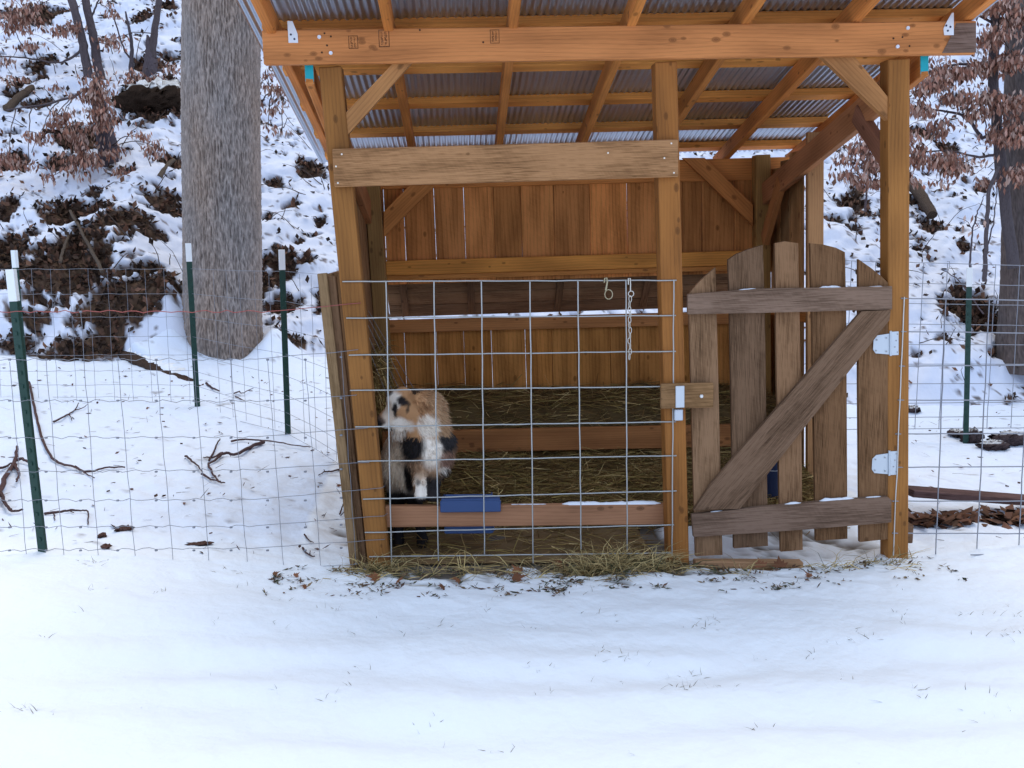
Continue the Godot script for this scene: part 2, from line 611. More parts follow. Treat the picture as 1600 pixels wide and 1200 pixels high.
func build_hillside() -> void:
	find_open_spots()
	var xs := PackedFloat32Array()
	var ds := PackedFloat32Array()
	var x := -60.0
	while x < 60.0:
		xs.append(x)
		x += 0.026 if x > -7.5 and x < 9.5 else (0.3 if absf(x) < 16.0 else 3.0)
	var d := -0.12
	while d < 45.0:
		ds.append(d)
		d += 0.022 if d < 8.0 else (0.25 if d < 12.0 else 2.0)
	var bag := Bag.new()
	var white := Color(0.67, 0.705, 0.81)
	for dd in ds:
		for xx in xs:
			var r := hill_point(xx, dd)
			var bare: float = r[1]
			var speck := n_fine.get_noise_2d(xx * 1.3 + 20.0, dd * 1.9)
			bare = maxf(bare, 0.85 * smoothstep(0.40, 0.52, speck + 0.22 * n_mid.get_noise_2d(xx * 1.7, dd * 2.2)))
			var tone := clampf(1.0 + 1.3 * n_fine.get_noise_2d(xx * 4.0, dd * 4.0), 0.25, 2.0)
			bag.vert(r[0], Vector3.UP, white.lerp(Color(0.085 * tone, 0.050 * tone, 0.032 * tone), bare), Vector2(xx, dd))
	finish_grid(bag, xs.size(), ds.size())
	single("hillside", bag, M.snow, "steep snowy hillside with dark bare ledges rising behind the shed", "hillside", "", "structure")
	# dead leaves lying in the bare patches and peppered over the snow
	var lf := Bag.new()
	leaf(lf, Vector3.ZERO, Vector3(0, 0, 1), Vector3(1, 0, 0), 0.085, 0.055, Color.WHITE)
	var places: Array[Transform3D] = []
	var cols := PackedColorArray()
	for k in 150000:
		var xx := rng.randf_range(-7.0, 8.5)
		var dd := rng.randf_range(0.0, 7.5)
		var r := hill_point(xx, dd)
		var b: float = r[1]
		if rng.randf() > (0.95 if b > 0.5 else 0.022): continue
		var turn := Basis.from_euler(Vector3(rng.randf_range(-1.2, 0.8), rng.randf() * TAU, rng.randf_range(-0.9, 0.9)))
		places.append(Transform3D(turn.scaled(Vector3.ONE * rng.randf_range(0.35, 1.1)), r[0] + Vector3(0, 0.02, 0.02)))
		cols.append(tint(0.13, 0.068, 0.045, 0.5) if rng.randf() < 0.45 else tint(0.05, 0.032, 0.024, 0.5))
	var mm := MultiMesh.new()
	mm.transform_format = MultiMesh.TRANSFORM_3D
	mm.use_colors = true
	mm.mesh = lf.mesh()
	mm.instance_count = places.size()
	for k in places.size():
		mm.set_instance_transform(k, places[k])
		mm.set_instance_color(k, cols[k])
	var o := MultiMeshInstance3D.new()
	o.name = "leaf_litter"
	o.multimesh = mm
	o.material_override = M.plain
	add_child(o)
	tag(o, "brown dead leaves littering the hillside ledges above the snow", "leaf litter", "", "stuff")


# ---------------------------------------------------------------- the shed
const FALL := 0.195
func rafter_y(z: float) -> float:
	return 2.262 + FALL * (z - 0.083)


func build_shed() -> void:
	var base := Vector3(1.0, -0.03, -0.95)
	var shed := thing("goat_shed", "open fronted orange timber goat shed with corrugated metal roof", "shed", base)
	var L: Material = M.lumber
	var up := Vector3.UP
	var new_wood := func() -> Color: return tint(0.64, 0.245, 0.063, 0.16)
	var post_wood := func() -> Color: return tint(0.37, 0.150, 0.036, 0.12)
	# posts
	for p in [[Vector3(-0.083, -0.12, 0), Vector3(-0.183, 2.135, 0)], [Vector3(1.229, -0.12, 0), Vector3(1.19, 2.125, 0)], [Vector3(2.221, -0.2, 0), Vector3(2.17, 2.115, 0)]]:
		one_board("post", shed, L, p[0], p[1], Vector3.RIGHT, 0.092, 0.09, post_wood.call())
	for p in [[Vector3(-0.15, -0.05, -1.9), Vector3(-0.185, rafter_y(-1.9) - 0.003, -1.9)], [Vector3(2.19, -0.2, -1.9), Vector3(2.172, rafter_y(-1.9) - 0.003, -1.9)]]:
		one_board("post", shed, L, p[0], p[1], Vector3.RIGHT, 0.09, 0.09, tint(0.44, 0.24, 0.075, 0.05))
	# front beam with plates, bolts and grade stamps
	var beam_a := Vector3(-0.440, 2.209, 0.064)
	var beam_b := Vector3(2.475, 2.188, 0.064)
	var bag := Bag.new()
	board(bag, beam_a, beam_b, up, 0.132, 0.038, Color(0.66, 0.262, 0.085))
	var beam := part("front_beam", bag, L, shed)
	bag = Bag.new()
	var worn := PackedVector2Array()
	for k in [[1494, 36], [1525, 36], [1525, 82], [1472, 83], [1481, 66], [1490, 50]]:
		var c := on(k[0], k[1], 0.0845)
		worn.append(Vector2(c.x, c.y))
	prism(bag, worn, Vector3(0, 0, 0.0842), Vector3.RIGHT, up, 0.002, Color(0.25, 0.165, 0.13), false)
	part("weathered_end", bag, M.rough_wood, beam)
	for q in [[416, 99], [525, 99]]: pass
	for q in [Vector2(499, 58), Vector2(517, 83), Vector2(1418, 44), Vector2(1402, 73)]:
		bag = Bag.new()
		var c := on(q.x, q.y, 0.083)
		tube(bag, PackedVector3Array([c - Vector3(0, 0, 0.01), c + Vector3(0, 0, 0.006)]), PackedFloat32Array([0.0075]), 10, Color(0.75, 0.77, 0.8))
		part("bolt", bag, M.zinc, beam)
	for q in [Vector2(507, 52), Vector2(517, 57), Vector2(511, 71), Vector2(503, 82), Vector2(1396, 60), Vector2(1410, 58), Vector2(1421, 72), Vector2(656, 47), Vector2(755, 66)]:
		bag = Bag.new()
		var c := on(q.x, q.y, 0.083)
		tube(bag, PackedVector3Array([c - Vector3(0, 0, 0.01), c + Vector3(0, 0, 0.0015)]), PackedFloat32Array([0.004]), 8, Color(0.06, 0.035, 0.02))
		part("screw_head", bag, M.plain, beam)
	for q in [[552, 66, 14, 19, 2], [600, 60, 16, 25, 7], [773, 57, 14, 20, 3]]:
		part("grade_stamp", stamp(q[0], q[1], q[2], q[3], q[4]), stamp_mat(q[4]), beam)
	# white metal hurricane ties that hold the end rafters to the beam
	for q in [[[449, 33], [457, 33], [465, 53], [466, 67], [451, 67], [450, 50]], [[1487, 20], [1490, 20], [1490, 55], [1475, 55], [1474, 45], [1477, 38]]]:
		bag = Bag.new()
		var pts := PackedVector2Array()
		for k in q:
			var c := on(k[0], k[1], 0.085)
			pts.append(Vector2(c.x, c.y))
		prism(bag, pts, Vector3(0, 0, 0.0855), Vector3.RIGHT, up, 0.003, Color(0.78, 0.80, 0.82))
		var tie := part("hurricane_tie", bag, M.zinc, shed)
		for h in [[454.5, 54], [460, 61]] if q[0][0] < 1000 else [[1478.5, 40], [1485, 42], [1481, 48]]:
			bag = Bag.new()
			var c := on(h[0], h[1], 0.087)
			tube(bag, PackedVector3Array([c - Vector3(0, 0, 0.003), c + Vector3(0, 0, 0.0015)]), PackedFloat32Array([0.0042]), 8, Color(0.05, 0.05, 0.08))
			part("nail_hole", bag, M.plain, tie)
	# rafters, purlins, roof sheets
	for x in [-0.405, 0.06, 0.56, 1.04, 1.51, 1.97, 2.445]:
		var z0 := 0.62
		var z1 := -2.25
		var hgt := 0.088
		var drop := hgt * 0.5 - (hgt - 0.088)
		one_board("rafter", shed, L, Vector3(x, rafter_y(z0) + drop, z0), Vector3(x + 0.012, rafter_y(z1) + drop, z1), up, hgt, 0.038, new_wood.call())
	for z in [0.37, -0.13, -0.61, -1.12, -1.61, -2.06]:
		var y := rafter_y(z) + 0.0895 + 0.019
		one_board("purlin", shed, L, Vector3(-0.475, y + 0.004, z - 0.045), Vector3(2.48, y - 0.004, z - 0.045), Vector3(0, FALL, 1), 0.088, 0.038, tint(0.84, 0.345, 0.082, 0.10))
	for k in 5:
		part("roof_sheet", roof_sheet(-0.535 + k * 0.632, 0.65, 0.0012 * (k % 2)), M.tin, shed)
	# side plates under the roof edges, their front ends painted teal
	for s in [[-0.268, -0.30, 2.112], [2.282, 2.30, 2.085]]:
		var a := Vector3(s[0], s[2], 0.035)
		var b := Vector3(s[1], s[2] - FALL * 1.98, -1.95)
		var pl := one_board("side_plate", shed, L, a, b, up, 0.085, 0.036, new_wood.call())
		bag = Bag.new()
		board(bag, a + Vector3(0, 0, -0.002), a + Vector3(0, 0.0003, 0.003), up, 0.083, 0.034, Color(0.012, 0.36, 0.42), 0.001)
		var cap := part("painted_end", bag, M.paint, pl)
		cap.set_meta("label", "turquoise painted end of the side plate")
	one_board("side_plate", shed, L, Vector3(2.150, 1.985, -0.05), Vector3(2.18, 1.638, -1.84), up, 0.13, 0.038, tint(0.50, 0.21, 0.085, 0.05))
	one_board("side_plate", shed, L, Vector3(-0.20, 1.985, -0.05), Vector3(-0.212, 1.600, -1.84), up, 0.14, 0.038, tint(0.50, 0.21, 0.085, 0.05))
	# knee braces, cut flush against post and beam
	for q in [[[[540, 178], [628, 86], [655, 86], [543, 212]], 0.02], [[[1276, 84], [1328, 84], [1391, 160], [1390, 194]], 0.02], [[[600, 331], [640, 290], [680, 290], [600, 371]], -1.90], [[[1066, 247], [1100, 247], [1175, 320], [1175, 352]], -1.90]]:
		bag = Bag.new()
		var pts := PackedVector2Array()
		var z: float = q[1]
		for k in q[0]:
			var c := on(k[0], k[1], z)
			pts.append(Vector2(c.x, c.y))
		brace(bag, pts, z, 0.036, new_wood.call() if z < -1.0 else tint(0.50, 0.235, 0.085, 0.03))
		part("knee_brace", bag, L, shed)
	for s in [[2.155, 1.70], [-0.21, 1.70]]:
		one_board("knee_brace", shed, L, Vector3(s[0] + 0.012, 1.72, -0.06), Vector3(s[0] - 0.012, 1.94, -0.33), Vector3(0, 1, 1), 0.088, 0.036, tint(0.30, 0.13, 0.075, 0.05))
	one_board("knee_brace", shed, L, Vector3(2.178, 1.36, -1.835), Vector3(2.172, 1.70, -1.50), Vector3(0, 1, -1), 0.088, 0.036, tint(0.50, 0.21, 0.07, 0.05))
	# weathered header board over the pen
	bag = Bag.new()
	board(bag, Vector3(-0.189, 1.731, 0.059), Vector3(1.232, 1.733, 0.059), up, 0.152, 0.026, Color(0.43, 0.225, 0.105))
	var header := part("header_board", bag, M.rough_wood, shed)
	header.set_meta("label", "wide weathered board across the top of the pen")
	for q in [[534, 241], [525, 260], [528, 286], [1049, 224], [1038, 247], [1053, 270], [950, 239]]:
		bag = Bag.new()
		var c := on(q[0], q[1], 0.072)
		tube(bag, PackedVector3Array([c - Vector3(0, 0, 0.004), c + Vector3(0, 0, 0.002)]), PackedFloat32Array([0.0038]), 7, Color(0.8, 0.76, 0.66))
		part("nail", bag, M.zinc, header)
	# bottom rail behind the posts, with snow on it
	bag = Bag.new()
	board(bag, Vector3(-0.20, 0.232, -0.066), Vector3(1.275, 0.178, -0.066), up, 0.095, 0.038, Color(0.42, 0.20, 0.105))
	var rail := part("bottom_rail", bag, L, shed)
	part("snow_cap", snow_strip(Vector3(0.72, 0.246, -0.066), Vector3(1.18, 0.229, -0.066), 0.017, 0.014), M.snow, rail)
	part("snow_cap", snow_strip(Vector3(0.47, 0.2545, -0.066), Vector3(0.68, 0.247, -0.066), 0.013, 0.005), M.snow, rail)
	# back wall: header, two rails, upper and lower boards, a hay flap between them
	one_board("back_header", shed, L, Vector3(-0.24, 1.802, -1.968), Vector3(2.36, 1.795, -1.968), up, 0.132, 0.036, new_wood.call())
	one_board("wall_rail", shed, L, Vector3(-0.13, 1.262, -1.965), Vector3(2.13, 1.255, -1.965), up, 0.088, 0.037, tint(0.82, 0.34, 0.07, 0.02))
	one_board("wall_rail", shed, L, Vector3(-0.13, 1.202, -1.978), Vector3(2.13, 1.194, -1.978), up, 0.030, 0.034, tint(0.66, 0.27, 0.065, 0.02))
	one_board("wall_rail", shed, L, Vector3(-0.13, 0.905, -1.965), Vector3(2.13, 0.885, -1.965), up, 0.080, 0.037, tint(0.58, 0.24, 0.08, 0.02))
	var px := [575, 601, 632, 680, 726, 772, 815, 866, 922, 980, 1035, 1066, 1096, 1147, 1200, 1240]
	for k in px.size() - 1:
		var x0 := on(px[k], 350, -2.0).x
		var x1 := on(px[k + 1], 350, -2.0).x
		var gap := 0.0006 + 0.0032 * pow(rng.randf(), 2.0)
		var t := tint(0.66, 0.265, 0.082, 0.30)
		one_board("wall_board", shed, M.oak, Vector3((x0 + x1) * 0.5, 1.16, -2.0 - rng.randf() * 0.004), Vector3((x0 + x1) * 0.5 + rng.randf_range(-0.003, 0.003), 1.862, -2.0), Vector3.RIGHT, x1 - x0 - gap, 0.022, t)
	var x := -0.22
	while x < 2.22:
		var w := rng.randf_range(0.15, 0.22)
		var gap := 0.0006 + 0.0034 * pow(rng.randf(), 2.5)
		one_board("wall_board", shed, M.oak, Vector3(x + w * 0.5, -0.12, -2.0 - rng.randf() * 0.004), Vector3(x + w * 0.5, 0.925 - 0.006 * x, -2.0), Vector3.RIGHT, w - gap, 0.022, tint(0.62, 0.26, 0.07, 0.16))
		x += w
	var flap := part("hay_flap", flap_planks(0), M.rough_wood, shed)
	for k in [1, 2]: part("plank", flap_planks(k), M.rough_wood, flap)
	for q in [632, 736, 873, 1008]:
		var c := on(q, 462, -2.17)
		bag = Bag.new()
		board(bag, Vector3(c.x, 1.185, -2.012), Vector3(c.x, 0.955, -2.265), Vector3.RIGHT, 0.045, 0.03, tint(0.16, 0.09, 0.05, 0.1))
		part("batten", bag, M.rough_wood, flap)
	# right side wall: upright boards over the rear half
	var z := -1.99
	for k in 5:
		var w: float = [0.19, 0.17, 0.20, 0.16, 0.13][k]
		var xx := 2.268 + (0.026 if k == 3 else 0.0)
		one_board("wall_board", shed, M.oak, Vector3(xx + 0.02, -0.15, z + w * 0.5), Vector3(xx, rafter_y(z + w * 0.5) - 0.085, z + w * 0.5), Vector3(0, 0, 1), w - rng.randf_range(0.002, 0.01), 0.022, tint(0.48, 0.26, 0.11, 0.2))
		z += w
	one_board("corner_stud", shed, L, Vector3(2.245, -0.15, -1.115), Vector3(2.225, 1.93, -1.115), Vector3.RIGHT, 0.088, 0.036, tint(0.46, 0.24, 0.10, 0.02))
	one_board("wall_rail", shed, L, Vector3(2.235, 0.95, -1.84), Vector3(2.235, 0.95, -1.14), up, 0.088, 0.036, new_wood.call())
	# left side wall: low boards, and a few full-height ones towards the back
	z = -1.99
	while z < -0.12:
		var w := rng.randf_range(0.15, 0.2)
		var tall := z < -1.0
		var top := rafter_y(z + w * 0.5) - 0.13 if tall else 1.30
		one_board("wall_board", shed, M.oak, Vector3(-0.205, -0.03, z + w * 0.5), Vector3(-0.245, top, z + w * 0.5), Vector3(0, 0, 1), w - rng.randf_range(0.002, 0.008), 0.022, tint(0.36, 0.20, 0.095, 0.2))
		z += w
	one_board("corner_board", shed, M.rough_wood, Vector3(-0.190, -0.05, 0.012), Vector3(-0.264, 1.305, 0.012), Vector3.RIGHT, 0.042, 0.03, Color(0.27, 0.17, 0.09))
	one_board("corner_board", shed, M.rough_wood, Vector3(-0.158, -0.05, -0.02), Vector3(-0.230, 1.29, -0.02), Vector3.RIGHT, 0.036, 0.03, Color(0.26, 0.15, 0.085))
	# manger front, sill and threshold
	one_board("manger_board", shed, L, Vector3(-0.16, 0.292, -1.40), Vector3(2.15, 0.245, -1.40), up, 0.130, 0.036, tint(0.44, 0.185, 0.065, 0.02))
	one_board("threshold", shed, L, on(1084, 885, 0.055), on(1252, 886, 0.055), up, 0.06, 0.05, Color(0.42, 0.235, 0.12))
	one_board("sill_block", shed, M.rough_wood, Vector3(2.262, 0.055, -0.03), Vector3(2.30, 0.054, -0.03), up, 0.085, 0.08, Color(0.22, 0.13, 0.08))


func brace(bag: Bag, pts: PackedVector2Array, z: float, th: float, col: Color) -> void:
	# grain runs along the longest side
	var best := Vector2.RIGHT
	var most := 0.0
	for k in 4:
		var e := pts[(k + 1) % 4] - pts[k]
		if e.length() > most:
			most = e.length()
			best = e.normalized()
	var X := Vector3(best.x, best.y, 0)
	var Y := Vector3(-best.y, best.x, 0)
	var local := PackedVector2Array()
	for p in pts: local.append(Vector2(p.dot(best), p.dot(Vector2(-best.y, best.x))))
	prism(bag, local, Vector3(0, 0, z), X, Y, th, col, false)


func stamp(px: float, py: float, w: float, h: float, _k: int) -> Bag:
	var c := on(px, py, 0.0836)
	var hw := w / 740.0
	var hh := h / 740.0
	var bag := Bag.new()
	bag.quad([c + Vector3(-hw, -hh, 0), c + Vector3(hw, -hh, 0), c + Vector3(hw, hh, 0), c + Vector3(-hw, hh, 0)], Vector3(0, 0, 1), Color.WHITE, [Vector2(0, 1), Vector2(1, 1), Vector2(1, 0), Vector2(0, 0)])
	return bag


func stamp_mat(seed_: int) -> StandardMaterial3D:
	# a thin ink frame with two columns of small worn print
	var im := Image.create(40, 56, false, Image.FORMAT_RGBA8)
	im.fill(Color(0.1, 0.05, 0.03, 0.0))
	var ink := Color(0.14, 0.08, 0.05, 0.55)
	im.fill_rect(Rect2i(0, 0, 40, 3), ink)
	im.fill_rect(Rect2i(0, 53, 40, 3), ink)
	im.fill_rect(Rect2i(0, 0, 3, 56), ink)
	im.fill_rect(Rect2i(37, 0, 3, 56), ink)
	var r := RandomNumberGenerator.new()
	r.seed = seed_
	for col in [8, 22]:
		var y := 7
		while y < 48:
			var l := r.randi_range(2, 5)
			im.fill_rect(Rect2i(col, y, r.randi_range(5, 10), 2), Color(0.12, 0.07, 0.04, 0.6))
			if r.randf() < 0.6: im.fill_rect(Rect2i(col + r.randi_range(0, 6), y, 2, l + 1), Color(0.12, 0.07, 0.04, 0.6))
			y += l + 1
	var m := StandardMaterial3D.new()
	m.albedo_texture = ImageTexture.create_from_image(im)
	m.transparency = BaseMaterial3D.TRANSPARENCY_ALPHA
	m.roughness = 0.8
	return m


func roof_sheet(x0: float, w: float, lift: float) -> Bag:
	var bag := Bag.new()
	var pitch := 0.0325
	var seg := 8
	var cols := int(w / pitch * seg)
	var zs := [0.68, 0.0, -0.8, -1.6, -2.31]
	for zz in zs:
		for k in cols + 1:
			var xx := x0 + k * pitch / seg
			var ph := TAU * (xx + 0.6) / pitch
			var y := rafter_y(zz) + 0.0895 + 0.039 + 0.0055 + 0.0048 * sin(ph) + lift
			bag.vert(Vector3(xx, y, zz), Vector3(-0.0048 * TAU / pitch * cos(ph), 1, -FALL).normalized(), Color.WHITE, Vector2(xx * 0.9, zz * 0.35))
	var cw := cols + 1
	for a in zs.size() - 1:
		for b in cols:
			var k := a * cw + b
			bag.face(k, k + 1, k + cw + 1)
			bag.face(k, k + cw + 1, k + cw)
	return bag


func flap_planks(k: int) -> Bag:
	var bag := Bag.new()
	var a := Vector3(0, 1.185 - 0.081 * k - 0.04, -2.03 - 0.089 * k - 0.044)
	board(bag, a + Vector3(-0.14, 0, 0), a + Vector3(2.14, -0.008, 0), Vector3(0, 1, 1.1), 0.117, 0.02, tint(0.19, 0.115, 0.065, 0.2))
	return bag


func snow_strip(a: Vector3, b: Vector3, half: float, tall: float) -> Bag:
	var bag := Bag.new()
	var X := (b - a).normalized()
	var Z := X.cross(Vector3.UP).normalized()
	var k := maxi(6, int(a.distance_to(b) / 0.012))
	var seg := 8
	for j in k + 1:
		var t := float(j) / k
		var p := a.lerp(b, t)
		var e := minf(1.0, minf(t, 1.0 - t) * k / 3.0)
		var hh := tall * e * (0.75 + 0.5 * n_fine.get_noise_3dv(p * 3.0))
		for s in seg + 1:
			var an := PI * s / seg
			bag.vert(p + Z * cos(an) * half * (0.5 + 0.5 * e) + Vector3.UP * (sin(an) * hh - 0.002), (Z * cos(an) + Vector3.UP * (sin(an) + 0.2)).normalized(), Color(0.82, 0.85, 0.9))
	for j in k:
		for s in seg:
			var q := j * (seg + 1) + s
			bag.face(q, q + 1, q + seg + 2)
			bag.face(q, q + seg + 2, q + seg + 1)
	return bag


# ---------------------------------------------------------------- wire panel, gate
func build_panel() -> void:
	var t := thing("cattle_fencing", "galvanised welded wire panel closing the pen in front of the goat", "wire panel", Vector3(0.6, 0.0, 0.052))
	var col := Color(0.44, 0.44, 0.42)
	var rows := [[535, 440, 1057, 438], [541, 497, 1056, 493], [545, 555, 1056, 549], [547, 610, 1034, 604], [555, 667, 1056, 659], [559, 721, 1057, 712], [567, 780, 1057, 767], [570, 832, 1053, 820], [577, 870, 1050, 864]]
	for r in rows:
		var bag := Bag.new()
		wire(bag, on(r[0], r[1], 0.0505), on(r[2], r[3], 0.0505), 0.0030, col, 0.0012)
		part("line_wire", bag, M.wire, t)
	for r in [[603, 440, 612, 888], [678, 440, 685, 876], [752, 440, 757, 866], [828, 440, 833, 880], [903, 439, 908, 858], [978, 438, 980, 862], [1053, 437, 1050, 868]]:
		var bag := Bag.new()
		wire(bag, on(r[0], r[1], 0.0563), on(r[2], r[3], 0.0563), 0.0030, col, 0.0012)
		part("stay_wire", bag, M.wire, t)
	# a snap hook and a short chain hang from its top wire
	var h := thing("snap_hook", "small brass snap hook with a round ring hanging from the panel top wire", "snap hook", on(945, 440, 0.052))
	var brass := Color(0.42, 0.36, 0.22)
	var bag := Bag.new()
	var p0 := on(946, 437, 0.054)
	tube(bag, PackedVector3Array([p0 + Vector3(-0.006, -0.012, 0.004), p0 + Vector3(-0.004, 0.006, 0.006), p0 + Vector3(0.005, 0.008, 0.004), p0 + Vector3(0.007, -0.01, 0.004), p0 + Vector3(0.0, -0.045, 0.004)]), PackedFloat32Array([0.0028, 0.003, 0.003, 0.0035, 0.0045]), 6, brass)
	part("hook", bag, M.zinc, h)
	bag = Bag.new()
	ring(bag, on(951, 460, 0.056), 0.0165, 0.020, 0.0024, Vector3.RIGHT, Vector3.UP, brass)
	part("ring", bag, M.zinc, h)
	var c := thing("chain", "short galvanised chain hanging from the panel top wire beside the hook", "chain", on(984, 438, 0.06))
	var steel := Color(0.66, 0.62, 0.54)
	bag = Bag.new()
	var s0 := on(983, 437, 0.058)
	tube(bag, PackedVector3Array([s0 + Vector3(-0.004, -0.02, 0.004), s0 + Vector3(-0.004, 0.006, 0.004), s0 + Vector3(0.004, 0.006, 0.004), s0 + Vector3(0.005, -0.02, 0.004), s0 + Vector3(0.004, -0.05, 0.004)]), PackedFloat32Array([0.0026]), 6, steel)
	part("snap", bag, M.zinc, c)
	bag = Bag.new()
	ring(bag, on(986, 459, 0.062), 0.0115, 0.0115, 0.0022, Vector3.RIGHT, Vector3.UP, steel)
	part("ring", bag, M.zinc, c)
	var y := 467.0
	var k := 0
	while y < 562:
		bag = Bag.new()
		var side := Vector3.RIGHT if k % 2 == 0 else Vector3(0.35, 0, 0.94).normalized()
		ring(bag, on(984.0 + 0.8 * sin(y), y, 0.062), 0.0058, 0.0135, 0.0018, side, Vector3.UP, steel)
		part("link", bag, M.zinc, c)
		y += 8.2
		k += 1


func ring(bag: Bag, c: Vector3, rx: float, ry: float, r: float, X: Vector3, Y: Vector3, col: Color) -> void:
	var pts := PackedVector3Array()
	for k in 15:
		pts.append(c + X * cos(TAU * k / 14.0) * rx + Y * sin(TAU * k / 14.0) * ry)
	tube(bag, pts, PackedFloat32Array([r]), 5, col)


func build_gate() -> void:
	var g := thing("wooden_gate", "weathered grey picket gate with arched top and diagonal brace", "gate", Vector3(1.72, 0.02, 0.03))
	var W: Material = M.rough_wood
	var X := Vector3.RIGHT
	var Y := Vector3.UP
	var zp := 0.030
	var shapes := [
		[[1075, 462], [1078, 456], [1090, 442], [1103, 430], [1117, 418], [1118, 455], [1128, 866], [1086, 868]],
		[[1137, 406], [1150, 397], [1170, 389], [1191, 383], [1194, 480], [1199, 852], [1146, 856], [1139, 470]],
		[[1210, 380], [1225, 377], [1246, 380], [1250, 600], [1253, 858], [1219, 861], [1213, 600]],
		[[1265, 380], [1285, 382], [1305, 387], [1319, 394], [1321, 480], [1323, 841], [1274, 844], [1268, 500]],
		[[1340, 405], [1360, 419], [1376, 432], [1389, 445], [1388, 600], [1387, 841], [1342, 846], [1340, 600]]]
	for k in shapes.size():
		var pts := PackedVector2Array()
		for q in shapes[k]:
			var c := on(q[0], q[1], zp)
			pts.append(Vector2(c.x, c.y))
		var bag := Bag.new()
		prism(bag, pts, Vector3(0, 0, zp - 0.002 * (k % 2)), X, Y, 0.022, [Color(0.285, 0.162, 0.088), Color(0.18, 0.103, 0.062), Color(0.27, 0.148, 0.075), Color(0.205, 0.108, 0.052), Color(0.235, 0.122, 0.06)][k])
		part("picket", bag, W, g)
	var rails := [[[1074, 460], [1180, 451], [1300, 449], [1392, 447], [1392, 483], [1250, 487], [1074, 491]], [[1080, 803], [1180, 792], [1300, 781], [1385, 775], [1391, 780], [1391, 815], [1260, 826], [1083, 838]]]
	for k in 2:
		var pts := PackedVector2Array()
		for q in rails[k]:
			var c := on(q[0], q[1], 0.0545)
			pts.append(Vector2(c.x, c.y))
		var bag := Bag.new()
		prism(bag, pts, Vector3(0, 0, 0.0545), X, Y, 0.026, [Color(0.245, 0.160, 0.112), Color(0.225, 0.145, 0.10)][k], false)
		var r := part("rail", bag, W, g)
		for s in ([[1110, 458, 1142, 455.5, 0.004], [1149, 454, 1193, 452, 0.010], [1235, 452, 1256, 451, 0.005], [1272, 451, 1322, 449.5, 0.013], [1345, 449, 1388, 447.5, 0.007]] if k == 0 else [[1100, 801, 1140, 796.5, 0.005], [1222, 788, 1258, 785, 0.009], [1276, 784, 1338, 779, 0.019], [1342, 778.5, 1384, 775.5, 0.007]]):
			part("snow_cap", snow_strip(on(s[0], s[1], 0.054), on(s[2], s[3], 0.054), 0.012, s[4]), M.snow, r)
	var bag := Bag.new()
	var pts := PackedVector2Array()
	for q in [[1083, 796], [1110, 755], [1345, 486], [1390, 484], [1388, 500], [1155, 794]]:
		var c := on(q[0], q[1], 0.053)
		pts.append(Vector2(c.x, c.y))
	var e := (pts[2] - pts[1]).normalized()
	var local := PackedVector2Array()
	for p in pts: local.append(Vector2(p.dot(e), p.dot(Vector2(-e.y, e.x))))
	prism(bag, local, Vector3(0, 0, 0.0535), Vector3(e.x, e.y, 0), Vector3(-e.y, e.x, 0), 0.024, Color(0.205, 0.123, 0.075), false)
	part("diagonal_brace", bag, W, g)
	# latch block that turns on a screw, with its galvanised latch
	bag = Bag.new()
	board(bag, on(1032, 619, 0.073), on(1114, 617, 0.073), Y, 0.107, 0.024, Color(0.30, 0.165, 0.075))
	var block := part("latch_block", bag, W, g)
	bag = Bag.new()
	board(bag, on(1062.5, 603, 0.0875), on(1062.5, 637, 0.0875), X, 0.038, 0.006, Color(0.58, 0.62, 0.66), 0.002)
	part("latch", bag, M.zinc, block)
	bag = Bag.new()
	board(bag, on(1060, 639, 0.064), on(1060, 657, 0.064), X, 0.037, 0.02, Color(0.56, 0.60, 0.65), 0.003)
	part("latch_keeper", bag, M.zinc, block)
	bag = Bag.new()
	var sc := on(1096, 619, 0.085)
	tube(bag, PackedVector3Array([sc, sc + Vector3(0, 0, 0.005)]), PackedFloat32Array([0.0085, 0.007]), 10, Color(0.72, 0.72, 0.7))
	part("screw", bag, M.zinc, block)
	for y in [537.0, 724.0]:
		bag = Bag.new()
		var zc := Color(0.56, 0.61, 0.66)
		var hp := PackedVector2Array()
		var dx := -2.0 if y > 600.0 else 0.0
		for q in [[1391, -16], [1371, -13], [1365, -7], [1364, 9], [1368, 15], [1391, 17]]:
			var c := on(q[0] + dx, y + q[1], 0.0445)
			hp.append(Vector2(c.x, c.y))
		prism(bag, hp, Vector3(0, 0, 0.0445), X, Y, 0.003, zc)
		var hinge := part("hinge", bag, M.zinc, g)
		bag = Bag.new()
		board(bag, on(1398 + dx, y - 19, 0.0475), on(1398 + dx, y + 18, 0.0475), X, 0.034, 0.003, zc, 0.001)
		part("hinge_leaf", bag, M.zinc, hinge)
		bag = Bag.new()
		tube(bag, PackedVector3Array([on(1391.5 + dx, y - 20, 0.049), on(1391.5 + dx, y + 19, 0.049)]), PackedFloat32Array([0.0048]), 8, zc)
		part("hinge_pin", bag, M.zinc, hinge)
		for q in [[1369, 11], [1385, 12], [1385, -9], [1370, -6], [1402, -15], [1402, 13], [1398, 5], [1400, -5]]:
			bag = Bag.new()
			var c := on(q[0] + dx, y + q[1], 0.048)
			tube(bag, PackedVector3Array([c, c + Vector3(0, 0, 0.0025)]), PackedFloat32Array([0.0034]), 7, Color(0.35, 0.35, 0.36))
			part("screw_head", bag, M.zinc, hinge)


# ---------------------------------------------------------------- hay
func bed_y(x: float, z: float) -> float:
	var y := 0.026 + 0.19 * clampf(-z - 0.42, 0.0, 2.0) - 0.03 * x
	y += 0.20 * smoothstep(-1.42, -1.7, z)
	return y + (0.008 + 0.03 * smoothstep(-0.3, -0.8, z)) * n_mid.get_noise_2d(x * 2.0, z * 2.0)


